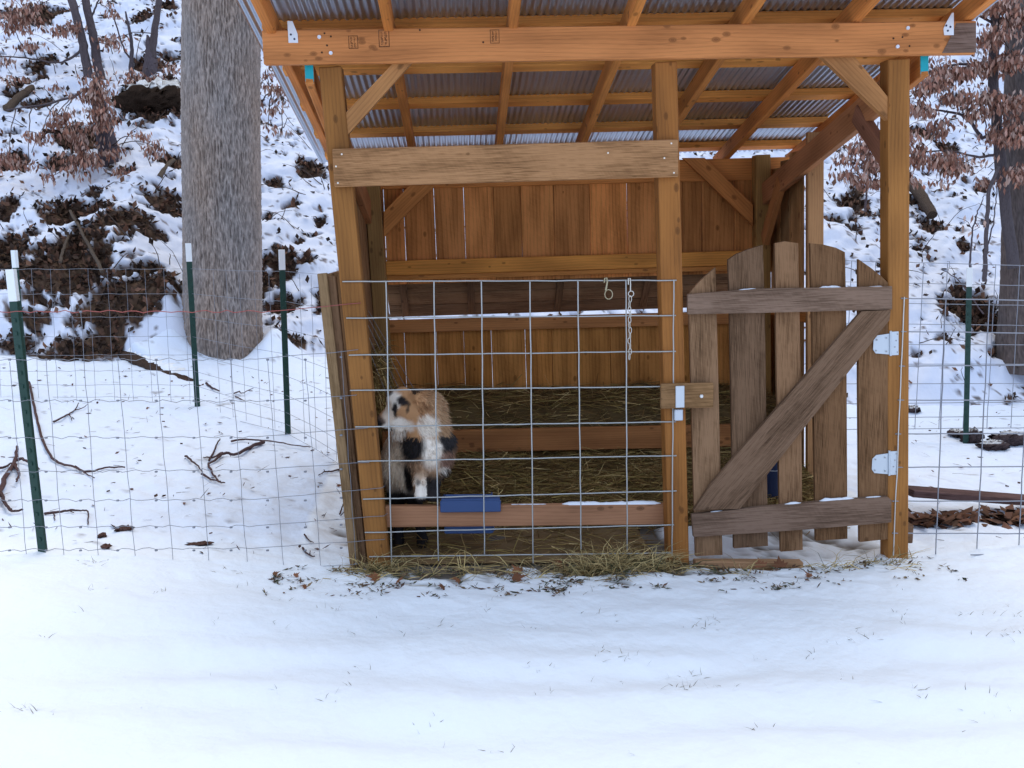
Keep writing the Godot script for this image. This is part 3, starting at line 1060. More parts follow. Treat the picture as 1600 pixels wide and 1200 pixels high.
func hay_color() -> Color:
	var k := rng.randf()
	if k < 0.12: return tint(0.62, 0.44, 0.19, 0.2)
	if k < 0.5: return tint(0.32, 0.225, 0.075, 0.35)
	return tint(0.22, 0.130, 0.05, 0.4)


func build_hay() -> void:
	var bag := Bag.new()
	var xs := 50
	var zs := 44
	for a in zs:
		for b in xs:
			var x := lerpf(-0.19, 2.22, float(b) / (xs - 1))
			var z := lerpf(-0.02, -1.98, float(a) / (zs - 1))
			var low := 0.4 * smoothstep(1.15, 1.30, x) * smoothstep(-0.75, -0.5, z)
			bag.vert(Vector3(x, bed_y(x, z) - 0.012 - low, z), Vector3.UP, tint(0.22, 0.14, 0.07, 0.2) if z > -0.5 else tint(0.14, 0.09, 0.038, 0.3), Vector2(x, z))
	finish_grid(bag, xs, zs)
	for k in 22000:
		var x := rng.randf_range(-0.18, 2.2)
		var z := -1.97 + 1.95 * pow(rng.randf(), 0.8)
		if x > 1.18 and z > -0.42: continue
		if z > -0.5 and rng.randf() < 0.86: continue
		var l := rng.randf_range(0.06, 0.24)
		var d := Vector3(rng.randf_range(-1, 1), rng.randf_range(-0.12, 0.25), rng.randf_range(-0.5, 0.5)).normalized()
		var p := Vector3(x, bed_y(x, z) + rng.randf_range(-0.012, 0.03), z) - d * l * 0.5
		p.x = clampf(p.x, -0.17, 2.2 - maxf(0.0, d.x * l))
		strand(bag, p, d, l, rng.randf_range(0.002, 0.005), Vector3(rng.randf_range(-0.3, 0.3), rng.randf_range(-0.25, 0.02), rng.randf_range(-0.2, 0.2)), hay_color())
	single("hay_bedding", bag, M.plain, "loose brown hay heaped over the shed floor behind the wire", "hay", "", "stuff")
	# the wire hay rack on the left wall
	var rack := thing("hay_rack", "small wire hay rack stuffed with hay on the left wall", "hay rack", Vector3(-0.1, 0.55, -0.9))
	for k in 5:
		var w := Bag.new()
		wire(w, Vector3(-0.185, 1.06, -0.55 - 0.16 * k), Vector3(-0.045 + 0.02 * k, 0.62, -0.62 - 0.16 * k), 0.0018, Color(0.28, 0.27, 0.25))
		part("rack_wire", w, M.wire, rack)
	var hb := Bag.new()
	for k in 1800:
		var t := rng.randf()
		var p := Vector3(-0.17 + 0.10 * rng.randf() * (1.0 - t * 0.3), 0.55 + 0.34 * t, rng.randf_range(-1.35, -0.5))
		strand(hb, p, Vector3(rng.randf_range(-0.3, 0.6), rng.randf_range(-1, 0.6), rng.randf_range(-1, 1)).normalized(), rng.randf_range(0.05, 0.14), 0.004, Vector3(0, -0.3, 0), hay_color())
	part("hay", hb, M.plain, rack, "stuff")
	# dry grass and straw trodden along the front of the pen
	var st := Bag.new()
	for k in 120:
		var x := rng.randf_range(-0.25, 2.3)
		if x > 1.25 and rng.randf() < 0.6: continue
		if n_mid.get_noise_2d(x * 3.0, 5.0) < -0.12: continue
		var z := 0.02 + 0.30 * pow(rng.randf(), 2.0)
		var l := rng.randf_range(0.03, 0.17)
		var a := rng.randf() * TAU
		var d := Vector3(cos(a), rng.randf_range(-0.02, 0.2), sin(a) * 0.6).normalized()
		strand(st, Vector3(x, snow_y(x, z) + 0.004, z), d, l, 0.0035, Vector3(0, -0.12, 0), tint(0.42, 0.31, 0.15, 0.4) if rng.randf() < 0.55 else tint(0.14, 0.10, 0.06, 0.4))
	for c in [[-0.10, 0.06, 0.055, 300], [0.58, 0.10, 0.06, 60], [0.95, 0.08, 0.10, 720], [0.78, 0.12, 0.05, 70], [1.17, 0.08, 0.04, 70], [2.13, 0.09, 0.06, 80], [1.90, 0.10, 0.05, 70], [0.30, 0.08, 0.06, 40], [0.10, 0.08, 0.04, 30], [1.45, 0.14, 0.05, 40]]:
		for k in c[3]:
			var x: float = c[0] + rng.randfn(0, c[2])
			var z: float = c[1] + absf(rng.randfn(0, 0.05))
			var dry := rng.randf() < 0.78
			strand(st, Vector3(x, snow_y(x, z) - 0.01, z), Vector3(rng.randf_range(-0.9, 0.9), rng.randf_range(0.15, 1.0), rng.randf_range(-0.3, 0.5)).normalized(), rng.randf_range(0.05, 0.21) * (1.35 if c[3] > 700 else 1.0), 0.0034, Vector3(rng.randf_range(-0.5, 0.5), -0.4, 0.1), tint(0.50, 0.37, 0.17, 0.4) if dry else tint(0.085, 0.085, 0.04, 0.4))
	for k in 90:
		var x := rng.randf_range(-0.1, 1.3)
		var z := rng.randf_range(0.03, 0.16)
		strand(st, Vector3(x, snow_y(x, z) - 0.005, z), Vector3(rng.randf_range(-1.0, 1.0), rng.randf_range(0.1, 0.9), rng.randf_range(-0.3, 0.3)).normalized(), rng.randf_range(0.12, 0.28), 0.0034, Vector3(rng.randf_range(-0.4, 0.4), -0.45, 0.1), tint(0.52, 0.38, 0.16, 0.25))
	single("straw_and_grass", st, M.plain, "dry straw and grass tufts poking through snow along the pen front", "straw", "", "stuff")
	# the blue trough hooked over the bottom rail, and a blue bucket behind the gate
	var tr := thing("feed_trough", "blue plastic feed trough hooked over the pen bottom rail", "feed trough", Vector3(0.315, 0.2, -0.12))
	var blue := Color(0.04, 0.075, 0.185)
	var lip := Bag.new()
	board(lip, Vector3(0.185, 0.266, -0.036), Vector3(0.452, 0.257, -0.036), Vector3.UP, 0.052, 0.012, blue, 0.005)
	part("front_lip", lip, M.paint, tr)
	lip = Bag.new()
	board(lip, Vector3(0.190, 0.292, -0.070), Vector3(0.450, 0.283, -0.070), Vector3(0, 0, 1), 0.062, 0.012, blue, 0.005)
	part("rim", lip, M.paint, tr)
	var tub := Bag.new()
	for q in [[Vector3(0.205, 0.215, -0.094), Vector3(0.415, 0.207, -0.094), Vector3.UP, 0.18, 0.008], [Vector3(0.205, 0.205, -0.19), Vector3(0.415, 0.197, -0.19), Vector3.UP, 0.15, 0.008], [Vector3(0.203, 0.132, -0.152), Vector3(0.417, 0.124, -0.152), Vector3(0, 0, 1), 0.128, 0.008]]:
		board(tub, q[0], q[1], q[2], q[3], q[4], blue, 0.003)
	for xx in [0.202, 0.418]:
		board(tub, Vector3(xx, 0.205, -0.09), Vector3(xx, 0.205, -0.194), Vector3.UP, 0.155, 0.008, blue, 0.003)
	part("tub", tub, M.paint, tr)
	var bu := thing("blue_bucket", "dark blue bucket on the hay behind the gate pickets", "bucket", Vector3(1.90, 0.04, -0.85))
	var ring_b := Bag.new()
	var seg := 24
	var prof := [[0.0, 0.03], [0.10, 0.03], [0.112, 0.05], [0.135, 0.27], [0.142, 0.272], [0.142, 0.258], [0.13, 0.258], [0.105, 0.06], [0.0, 0.055]]
	for j in prof.size():
		for s in seg + 1:
			var an := TAU * s / seg
			ring_b.vert(Vector3(1.90 + cos(an) * prof[j][0], prof[j][1] + 0.0, -0.85 + sin(an) * prof[j][0]), Vector3(cos(an), 0.15, sin(an)).normalized() if j < 6 and j > 1 else Vector3.UP, Color(0.006, 0.014, 0.05))
	for j in prof.size() - 1:
		for s in seg:
			var q := j * (seg + 1) + s
			ring_b.face(q, q + 1, q + seg + 2)
			ring_b.face(q, q + seg + 2, q + seg + 1)
	part("bucket_body", ring_b, M.paint, bu)
	var hd := Bag.new()
	var hp := PackedVector3Array()
	for k in 13: hp.append(Vector3(1.90 + 0.14 * cos(PI * k / 12.0), 0.262 - 0.07 * sin(PI * k / 12.0), -0.85 + 0.125 * sin(PI * k / 12.0)))
	tube(hd, hp, PackedFloat32Array([0.0025]), 5, Color(0.6, 0.6, 0.6))
	part("bucket_handle", hd, M.wire, bu)


# ---------------------------------------------------------------- the goat
func goat_color(p: Vector3) -> Color:
	var q := p + 0.012 * Vector3(n_fine.get_noise_3dv(p * 3.0), n_fine.get_noise_3dv(p * 3.0 + Vector3(9, 0, 0)), n_fine.get_noise_3dv(p * 3.0 + Vector3(0, 9, 0)))
	var tan_ := Color(0.50, 0.265, 0.125)
	var white := Color(0.88, 0.78, 0.66)
	var black := Color(0.022, 0.018, 0.016)
	var pale := Color(0.62, 0.40, 0.23)
	var spot := func(c: Vector3, r: Vector3) -> float:
		return smoothstep(1.25, 0.75, ((q - c) / r).length())
	var c := tan_
	if q.y > 0.545 and q.z > -0.30 and (q.x < 0.16):
		c = tan_.lerp(pale, smoothstep(0.03, 0.12, q.x))
		c = c.lerp(white, spot.call(Vector3(0.065, 0.60, -0.02), Vector3(0.05, 0.055, 0.12)))       # behind the cheek
		c = c.lerp(white, spot.call(Vector3(-0.075, 0.60, -0.06), Vector3(0.075, 0.042, 0.10)))     # jaw
		c = c.lerp(white, spot.call(Vector3(-0.085, 0.715, -0.06), Vector3(0.042, 0.045, 0.07)))    # blaze
		c = c.lerp(Color(0.76, 0.60, 0.46), spot.call(Vector3(-0.108, 0.665, -0.06), Vector3(0.030, 0.055, 0.07)))
		c = c.lerp(black, spot.call(Vector3(-0.045, 0.715, -0.03), Vector3(0.026, 0.022, 0.05)))
		c = c.lerp(black, 0.85 * spot.call(Vector3(-0.020, 0.695, -0.03), Vector3(0.010, 0.03, 0.05)))
		c = c.lerp(black, spot.call(Vector3(-0.078, 0.675, -0.04), Vector3(0.010, 0.035, 0.05)))
		c = c.lerp(black, 0.9 * spot.call(Vector3(0.012, 0.752, -0.09), Vector3(0.022, 0.012, 0.06)))
		c = c.lerp(black, 0.8 * spot.call(Vector3(-0.105, 0.75, -0.07), Vector3(0.015, 0.014, 0.05)))
		c = c.lerp(Color(0.13, 0.085, 0.065), spot.call(Vector3(-0.145, 0.625, -0.075), Vector3(0.022, 0.026, 0.045)))
		c = c.lerp(black, spot.call(Vector3(-0.160, 0.612, -0.075), Vector3(0.021, 0.022, 0.04)))
		return c
	# body: cream flank on the left, brown between, black and white chest, grey right shoulder
	c = Color(0.34, 0.20, 0.115)
	c = c.lerp(Color(0.88, 0.72, 0.54), smoothstep(-0.02, -0.075, q.x + 0.12 * (q.y - 0.4)))
	c = c.lerp(white, spot.call(Vector3(0.075, 0.50, -0.08), Vector3(0.055, 0.10, 0.14)))
	c = c.lerp(black, spot.call(Vector3(-0.008, 0.507, -0.06), Vector3(0.058, 0.062, 0.14)))
	c = c.lerp(Color(0.05, 0.045, 0.045), spot.call(Vector3(0.15, 0.53, -0.14), Vector3(0.045, 0.075, 0.16)))
	c = c.lerp(Color(0.30, 0.17, 0.12), spot.call(Vector3(0.13, 0.44, -0.1), Vector3(0.04, 0.045, 0.1)))
	c = c.lerp(white, spot.call(Vector3(0.12, 0.395, -0.1), Vector3(0.03, 0.02, 0.1)))
	c = c.lerp(black, spot.call(Vector3(-0.034, 0.345, -0.12), Vector3(0.024, 0.085, 0.16)))
	if q.y < 0.42 and q.z > -0.12 and q.y > 0.27:
		if q.x > 0.052:
			c = c.lerp(black, smoothstep(0.41, 0.36, q.y))
		elif q.x > -0.004:
			c = c.lerp(white.lerp(pale, smoothstep(0.33, 0.42, q.y)), smoothstep(0.41, 0.36, q.y))
			c = c.lerp(black, 0.9 * spot.call(Vector3(0.012, 0.36, 0.0), Vector3(0.016, 0.018, 0.05)))
			c = c.lerp(black, smoothstep(0.298, 0.288, q.y))
	if q.z < -0.08 and q.y < 0.30: c = c.lerp(black, smoothstep(0.29, 0.25, q.y))
	return c


func build_goat() -> void:
	var base := Vector3(0.078, 0.008, -0.12)
	var goat := thing("goat", "small shaggy tan white and black goat looking left behind the wire panel", "goat", base)
	# joints in the goat's own axes: x right, y up, z towards the viewer
	var bones := [
		# trunk
		[Vector3(0.05, 0.47, -0.13), Vector3(-0.02, 0.42, -0.32), 0.125, 0.135], [Vector3(-0.02, 0.42, -0.32), Vector3(-0.05, 0.39, -0.48), 0.135, 0.12],
		[Vector3(-0.045, 0.375, -0.24), Vector3(-0.055, 0.36, -0.40), 0.115, 0.12], [Vector3(0.055, 0.45, -0.10), Vector3(0.06, 0.52, -0.12), 0.095, 0.09],
		# shoulders, breast
		[Vector3(0.13, 0.50, -0.15), Vector3(0.105, 0.40, -0.09), 0.055, 0.045], [Vector3(-0.0, 0.48, -0.12), Vector3(0.035, 0.40, -0.07), 0.05, 0.045],
		# neck and mane
		[Vector3(0.055, 0.53, -0.11), Vector3(0.045, 0.655, -0.10), 0.085, 0.085], [Vector3(0.075, 0.60, -0.12), Vector3(0.06, 0.67, -0.12), 0.075, 0.075],
		# skull, muzzle, jaw, beard
		[Vector3(0.02, 0.675, -0.085), Vector3(-0.045, 0.690, -0.08), 0.075, 0.062], [Vector3(-0.045, 0.690, -0.08), Vector3(-0.125, 0.633, -0.08), 0.056, 0.031],
		[Vector3(-0.02, 0.640, -0.08), Vector3(-0.125, 0.607, -0.08), 0.048, 0.020], [Vector3(-0.125, 0.630, -0.08), Vector3(-0.147, 0.622, -0.08), 0.026, 0.023],
		[Vector3(-0.065, 0.60, -0.08), Vector3(-0.068, 0.555, -0.075), 0.030, 0.012], [Vector3(-0.085, 0.725, -0.08), Vector3(-0.04, 0.742, -0.08), 0.030, 0.032],
		# brow above the eye
		[Vector3(-0.075, 0.700, -0.037), Vector3(-0.05, 0.704, -0.032), 0.013, 0.014],
		# front legs up on the rail
		[Vector3(0.030, 0.42, -0.08), Vector3(0.022, 0.35, 0.015), 0.042, 0.028], [Vector3(0.022, 0.35, 0.015), Vector3(0.022, 0.305, 0.036), 0.026, 0.023], [Vector3(0.022, 0.302, 0.038), Vector3(0.022, 0.296, 0.046), 0.023, 0.022],
		[Vector3(0.095, 0.42, -0.08), Vector3(0.082, 0.35, 0.015), 0.040, 0.026], [Vector3(0.082, 0.35, 0.015), Vector3(0.080, 0.303, 0.036), 0.024, 0.022], [Vector3(0.080, 0.300, 0.038), Vector3(0.080, 0.294, 0.046), 0.022, 0.022],
		# hind legs: thigh, shank, cannon, hoof
		[Vector3(-0.10, 0.36, -0.36), Vector3(-0.10, 0.24, -0.24), 0.075, 0.045], [Vector3(-0.10, 0.24, -0.24), Vector3(-0.105, 0.17, -0.29), 0.036, 0.027], [Vector3(-0.105, 0.17, -0.29), Vector3(-0.103, 0.03, -0.21), 0.026, 0.022], [Vector3(-0.103, 0.028, -0.21), Vector3(-0.103, 0.012, -0.185), 0.024, 0.022],
		[Vector3(-0.02, 0.36, -0.36), Vector3(-0.03, 0.25, -0.20), 0.068, 0.042], [Vector3(-0.03, 0.25, -0.20), Vector3(-0.01, 0.17, -0.26), 0.034, 0.027], [Vector3(-0.01, 0.17, -0.26), Vector3(0.012, 0.03, -0.17), 0.026, 0.022], [Vector3(0.012, 0.028, -0.17), Vector3(0.012, 0.012, -0.145), 0.024, 0.022],
		# ears and tail
		[Vector3(0.0, 0.725, -0.03), Vector3(0.035, 0.735, 0.02), 0.016, 0.017], [Vector3(0.035, 0.735, 0.02), Vector3(0.075, 0.722, 0.045), 0.017, 0.006],
		[Vector3(-0.01, 0.735, -0.125), Vector3(0.03, 0.745, -0.175), 0.013, 0.008],
		[Vector3(-0.06, 0.44, -0.58), Vector3(-0.065, 0.51, -0.61), 0.03, 0.015]]
	var bag := nets(bones, Vector3(-0.24, -0.02, -0.68), Vector3(0.24, 0.82, 0.11), 0.0078, 0.022)
	for k in bag.v.size():
		var p := bag.v[k]
		bag.c[k] = goat_color(p)
		var amp := 0.006 if p.y > 0.33 and p.x > -0.12 else 0.003
		if p.y < 0.27: amp = 0.001
		bag.v[k] = p + bag.n[k] * amp * n_fine.get_noise_3d(p.x * 9.0, p.y * 4.0, p.z * 9.0)
	var coat := Bag.new()
	for k in 26000:
		var j := rng.randi_range(0, bag.v.size() - 1)
		var p := bag.v[j]
		if p.z < -0.42 or (p.x < -0.10 and p.y > 0.55): continue
		var nn := bag.n[j]
		var l := 0.026
		if p.y > 0.56 and p.x > 0.02: l = 0.036
		elif p.y > 0.56: l = 0.008
		elif p.y < 0.36 and p.z > -0.09: l = 0.010
		elif p.y < 0.30: l = 0.012
		var d := (nn * 0.55 + Vector3(0.12, -0.75, 0.05) + Vector3(rng.randf_range(-0.3, 0.3), rng.randf_range(-0.2, 0.2), rng.randf_range(-0.3, 0.3))).normalized()
		if p.y > 0.56 and p.x > -0.02: d = (nn * 0.6 + Vector3(0.55, -0.45, 0.0) + Vector3(rng.randf_range(-0.3, 0.3), rng.randf_range(-0.2, 0.2), rng.randf_range(-0.3, 0.3))).normalized()
		strand(coat, p - nn * 0.002, d, l * rng.randf_range(0.4, 1.1), 0.0026, Vector3(0, -0.2, 0), goat_color(p) * rng.randf_range(0.75, 1.2))
	for k in 500:                                            # the beard
		var p := Vector3(-0.066 + rng.randfn(0, 0.016), 0.585 + rng.randf_range(-0.03, 0.02), -0.078 + rng.randfn(0, 0.014))
		strand(coat, p, Vector3(rng.randf_range(-0.15, 0.2), -1, rng.randf_range(-0.1, 0.2)).normalized(), rng.randf_range(0.02, 0.045), 0.0024, Vector3.ZERO, tint(0.88, 0.78, 0.66, 0.15))
	for b in [bag, coat]:
		for k in b.v.size(): b.v[k] += base
	part("body", bag, M.fur, goat)
	part("coat", coat, M.fur, goat, "stuff")
	var eye := Bag.new()
	lump(eye, base + Vector3(-0.064, 0.684, -0.0285), Vector3(0.0125, 0.0105, 0.010), 0.0, Color(0.30, 0.20, 0.08), 1.0, 14)
	var e := part("eye", eye, M.paint, goat)
	eye = Bag.new()
	lump(eye, base + Vector3(-0.065, 0.684, -0.0205), Vector3(0.008, 0.0042, 0.003), 0.0, Color(0.005, 0.005, 0.006), 1.0, 10)
	part("pupil", eye, M.paint, e)
	eye = Bag.new()
	lump(eye, base + Vector3(-0.066, 0.684, -0.128), Vector3(0.0095, 0.0085, 0.008), 0.0, Color(0.30, 0.20, 0.08), 1.0, 10)
	part("eye", eye, M.paint, goat)


func nets(bones: Array, lo: Vector3, hi: Vector3, cell: float, k: float) -> Bag:
	var nx := int((hi.x - lo.x) / cell) + 2
	var ny := int((hi.y - lo.y) / cell) + 2
	var nz := int((hi.z - lo.z) / cell) + 2
	var f := PackedFloat32Array()
	f.resize(nx * ny * nz)
	f.fill(1.0)
	for bn in bones:
		var a: Vector3 = bn[0]
		var b: Vector3 = bn[1]
		var ra: float = bn[2]
		var rb: float = bn[3]
		var m := maxf(ra, rb) + k + cell * 2.0
		var ab := b - a
		var inv := 1.0 / maxf(ab.length_squared(), 1e-9)
		var p0 := (Vector3(minf(a.x, b.x), minf(a.y, b.y), minf(a.z, b.z)) - Vector3.ONE * m - lo) / cell
		var p1 := (Vector3(maxf(a.x, b.x), maxf(a.y, b.y), maxf(a.z, b.z)) + Vector3.ONE * m - lo) / cell
		for z in range(maxi(0, int(p0.z)), mini(nz, int(p1.z) + 1)):
			for y in range(maxi(0, int(p0.y)), mini(ny, int(p1.y) + 1)):
				var o := (z * ny + y) * nx
				for x in range(maxi(0, int(p0.x)), mini(nx, int(p1.x) + 1)):
					var p := lo + Vector3(x, y, z) * cell
					var t := clampf((p - a).dot(ab) * inv, 0.0, 1.0)
					var d := (p - a - ab * t).length() - lerpf(ra, rb, t)
					var g := f[o + x]
					var h := maxf(k - absf(d - g), 0.0) / k
					f[o + x] = minf(d, g) - h * h * k * 0.25
	var bag := Bag.new()
	var at := PackedInt32Array()
	at.resize(nx * ny * nz)
	at.fill(-1)
	var offs := [0, 1, nx, nx + 1, nx * ny, nx * ny + 1, nx * ny + nx, nx * ny + nx + 1]
	var edges := [[0, 1], [2, 3], [4, 5], [6, 7], [0, 2], [1, 3], [4, 6], [5, 7], [0, 4], [1, 5], [2, 6], [3, 7]]
	for z in nz - 1:
		for y in ny - 1:
			for x in nx - 1:
				var o := (z * ny + y) * nx + x
				var inside := 0
				for q in 8:
					if f[o + offs[q]] < 0.0: inside += 1
				if inside == 0 or inside == 8: continue
				var sum := Vector3.ZERO
				var cnt := 0
				for e in edges:
					var fa := f[o + offs[e[0]]]
					var fb := f[o + offs[e[1]]]
					if (fa < 0.0) == (fb < 0.0): continue
					var t := fa / (fa - fb)
					var ca := Vector3(e[0] & 1, (e[0] >> 1) & 1, e[0] >> 2)
					var cb := Vector3(e[1] & 1, (e[1] >> 1) & 1, e[1] >> 2)
					sum += ca.lerp(cb, t)
					cnt += 1
				var gx := f[o + 1] + f[o + nx + 1] - f[o] - f[o + nx]
				var gy := f[o + nx] + f[o + nx + 1] - f[o] - f[o + 1]
				var gz := f[o + nx * ny] + f[o + nx * ny + 1] - f[o] - f[o + 1]
				at[o] = bag.vert(lo + (Vector3(x, y, z) + sum / cnt) * cell, Vector3(gx, gy, gz).normalized(), Color.WHITE)
	for z in range(1, nz - 1):
		for y in range(1, ny - 1):
			for x in range(1, nx - 1):
				var o := (z * ny + y) * nx + x
				var s := f[o] < 0.0
				if s != (f[o + 1] < 0.0): four(bag, at, o, nx, nx * ny)
				if s != (f[o + nx] < 0.0): four(bag, at, o, 1, nx * ny)
				if s != (f[o + nx * ny] < 0.0): four(bag, at, o, 1, nx)
	# smooth normals from the faces
	var acc := PackedVector3Array()
	acc.resize(bag.v.size())
	for q in range(0, bag.i.size(), 3):
		var nn := (bag.v[bag.i[q + 2]] - bag.v[bag.i[q]]).cross(bag.v[bag.i[q + 1]] - bag.v[bag.i[q]])
		for w in 3: acc[bag.i[q + w]] += nn
	for q in bag.v.size():
		if acc[q].length_squared() > 0.0: bag.n[q] = acc[q].normalized()
	return bag


func four(bag: Bag, at: PackedInt32Array, o: int, p: int, q: int) -> void:
	var a := at[o]
	var b := at[o - p]
	var c := at[o - p - q]
	var d := at[o - q]
	if a < 0 or b < 0 or c < 0 or d < 0: return
	bag.face(a, b, c)
	bag.face(a, c, d)


# ---------------------------------------------------------------- fences
func build_fences() -> void:
	# steel T-posts
	var shaft := Bag.new()
	var green := Color(0.018, 0.052, 0.040)
	board(shaft, Vector3(0, -0.10, 0), Vector3(0, 1.08, 0), Vector3.RIGHT, 0.038, 0.005, green, 0.001)
	board(shaft, Vector3(0, -0.10, -0.018), Vector3(0, 1.08, -0.018), Vector3(0, 0, 1), 0.032, 0.005, green, 0.001)
	for k in 18: board(shaft, Vector3(0, 0.06 + 0.055 * k, 0.004), Vector3(0, 0.075 + 0.055 * k, 0.004), Vector3.RIGHT, 0.012, 0.007, green, 0.001)
	var tip := Bag.new()
	board(tip, Vector3(0, 1.081, 0), Vector3(0, 1.212, 0), Vector3.RIGHT, 0.040, 0.007, Color(0.80, 0.82, 0.82), 0.001)
	board(tip, Vector3(0, 1.081, -0.02), Vector3(0, 1.212, -0.02), Vector3(0, 0, 1), 0.034, 0.007, Color(0.80, 0.82, 0.82), 0.001)
	var proto := thing("fence_post", "nearest green steel fence post with white top at the left edge", "fence post", Vector3.ZERO, "steel fence posts")
	var s := part("shaft", shaft, M.paint, proto)
	var w := part("white_tip", tip, M.paint, proto)
	for q in [[66, 866, 0.0, 15, 421, 0.3, "nearest green steel fence post with white top at the left edge"], [309, 641, -3.0, 294, 380, -0.4, "green steel fence post standing in front of the big tree trunk"], [450, 678, -2.3, 440, 390, -0.3, "green steel fence post between the big tree and the shed"], [1509, 690, -2.7, 1515, 418, 0.2, "green steel fence post behind the wire panels right of the shed"], [42, 640, -3.2, 20, 391, 0.5, "farther green steel fence post with its white tip just above the nearest post"]]:
		var a := on(q[0], q[1], q[2])
		var b := on(q[3], q[4], q[2])
		var o: Node3D = proto if q[1] == 866 else proto.duplicate()
		if o != proto:
			o.name = "fence_post"
			add_child(o, true)
		var Y := (b - a).normalized()
		var X := Vector3(cos(q[5]), 0, sin(q[5]))
		X = (X - Y * X.dot(Y)).normalized()
		var sc := a.distance_to(b) / 1.212
		o.transform = Transform3D(Basis(X, Y * sc, X.cross(Y)), a)
		tag(o, q[6], "fence post", "steel fence posts")
	# woven wire along the front, left of the shed, with a red strand on top
	var grey := Color(0.24, 0.25, 0.28)
	var f := thing("wire_fence", "grey woven wire fence with red top strand running left from the shed front", "wire fence", Vector3(-1.2, 0.1, 0.02), "wire fences")
	var rows := [[-20, 487, 420, 487, 562, 474], [-20, 562, 400, 561, 558, 547], [-20, 626, 400, 627, 556, 617], [-20, 684, 400, 683, 574, 668], [-20, 737, 400, 734, 576, 722], [-20, 782, 400, 780, 597, 762], [-20, 824, 400, 822, 600, 806], [-20, 860, 400, 856, 600, 843], [300, 885, 430, 888, 560, 882]]
	for k in rows.size():
		var r: Array = rows[k]
		var bag := Bag.new()
		var col := Color(0.36, 0.10, 0.09) if k == 0 else grey
		var a := on(r[0], r[1], 0.03)
		var b := on(r[2], r[3], 0.03)
		var c := on(r[4], r[5], 0.052)
		var pts := PackedVector3Array()
		for j in 40: pts.append(a.lerp(b, j / 40.0) + Vector3(0, 0.004 * sin(j * 1.9 + k) + rng.randf_range(-0.003, 0.003), rng.randf_range(-0.003, 0.003)))
		for j in 9: pts.append(b.lerp(c, j / 8.0) + Vector3(0, rng.randf_range(-0.002, 0.002), 0))
		pts.append(c + Vector3(0.012, 0.002, -0.03))
		tube(bag, pts, PackedFloat32Array([0.0018 if k == 0 else 0.0014]), 5, col)
		var lw := part("red_strand" if k == 0 else "line_wire", bag, M.wire, f)
	for q in [[15, 565, 42, 872], [72, 562, 101, 880], [126, 487, 155, 885], [184, 562, 213, 888], [244, 562, 271, 889], [303, 562, 327, 890], [361, 562, 387, 890], [418, 562, 444, 893], [477, 560, 502, 892], [533, 548, 556, 880]]:
		var bag := Bag.new()
		wire(bag, on(q[0], q[1], 0.033), on(q[2], q[3], 0.033), 0.0013, grey, 0.0025)
		for r in rows:
			if r[1] < q[1] - 5 or (r[0] == 300 and q[0] < 240): continue
			var t: float = (r[1] - q[1]) / (q[3] - q[1])
			if t > 1.0: continue
			var c := on(lerpf(q[0], q[2], t), r[1] - (4.0 if q[0] > 500 else 0.0), 0.033)
			board(bag, c - Vector3(0.006, 0, 0), c + Vector3(0.006, 0, 0), Vector3.UP, 0.008, 0.008, grey, 0.002)
		part("stay_wire", bag, M.wire, f)
	# the far run at the back of the pen
	f = thing("wire_fence", "faint woven wire fence along the back of the left pen", "wire fence", Vector3(-2.3, 0.3, -3.0), "wire fences")
	for y in [420, 459, 495, 526, 554, 579, 601, 620, 637]:
		var bag := Bag.new()
		wire(bag, on(-20, y + 1, -3.15), on(300, y, -3.0), 0.0014, grey, 0.004)
		part("line_wire", bag, M.wire, f)
	for k in 11:
		var bag := Bag.new()
		var x := -10.0 + 29.5 * k
		wire(bag, on(x, 420, -3.07), on(x + 13.0, 640, -3.07), 0.0013, grey, 0.003)
		part("stay_wire", bag, M.wire, f)
	# the side run from the corner post towards the shed
	f = thing("wire_fence", "woven wire fence slanting from the tree corner post to the shed side", "wire fence", Vector3(-1.0, 0.2, -2.2), "wire fences")
	var c0 := on(300, 640, -3.0)
	for k in 9:
		var bag := Bag.new()
		var t0: float = [420, 459, 495, 526, 554, 579, 601, 620, 637][k]
		var t1: float = [424, 471, 514, 553, 587, 617, 644, 662, 676][k]
		var t2: float = [430, 486, 536, 582, 622, 657, 687, 708, 724][k]
		var pts := PackedVector3Array([on(300, t0, -3.0), on(372, (t0 + t1) * 0.5 + 1.0, -2.65), on(446, t1, -2.3), on(492, (t1 + t2) * 0.5 + 1.0, -1.9), on(528, t2, -1.5)])
		tube(bag, pts, PackedFloat32Array([0.0014]), 5, grey)
		part("line_wire", bag, M.wire, f)
	for q in [[333, 424, 345, 655, -2.84], [353, 423, 365, 660, -2.74], [373, 422, 385, 664, -2.65], [397, 423, 408, 670, -2.53], [420, 424, 430, 674, -2.42], [468, 428, 476, 690, -2.1], [486, 430, 494, 702, -1.92], [505, 432, 512, 712, -1.7], [520, 434, 526, 720, -1.58]]:
		var bag := Bag.new()
		wire(bag, on(q[0], q[1], q[4]), on(q[2], q[3], q[4]), 0.0013, grey, 0.002)
		part("stay_wire", bag, M.wire, f)
	# welded panels right of the shed
	var panel_grey := Color(0.27, 0.28, 0.32)
	f = thing("welded_fencing", "welded wire panel joining the right shed post and leaning outwards", "wire panel", Vector3(2.6, 0.0, 0.0), "welded panels right of the shed")
	for r in [[1408, 466, 1640, 470], [1408, 518, 1640, 521], [1405, 572, 1640, 570], [1403, 625, 1640, 626], [1399, 678, 1640, 677], [1401, 730, 1640, 729], [1394, 783, 1640, 783], [1394, 833, 1640, 834], [1517, 867, 1640, 866]]:
		var bag := Bag.new()
		wire(bag, on(r[0], r[1], 0.049), on(r[2], r[3], -0.12), 0.0028, panel_grey, 0.001)
		part("line_wire", bag, M.wire, f)
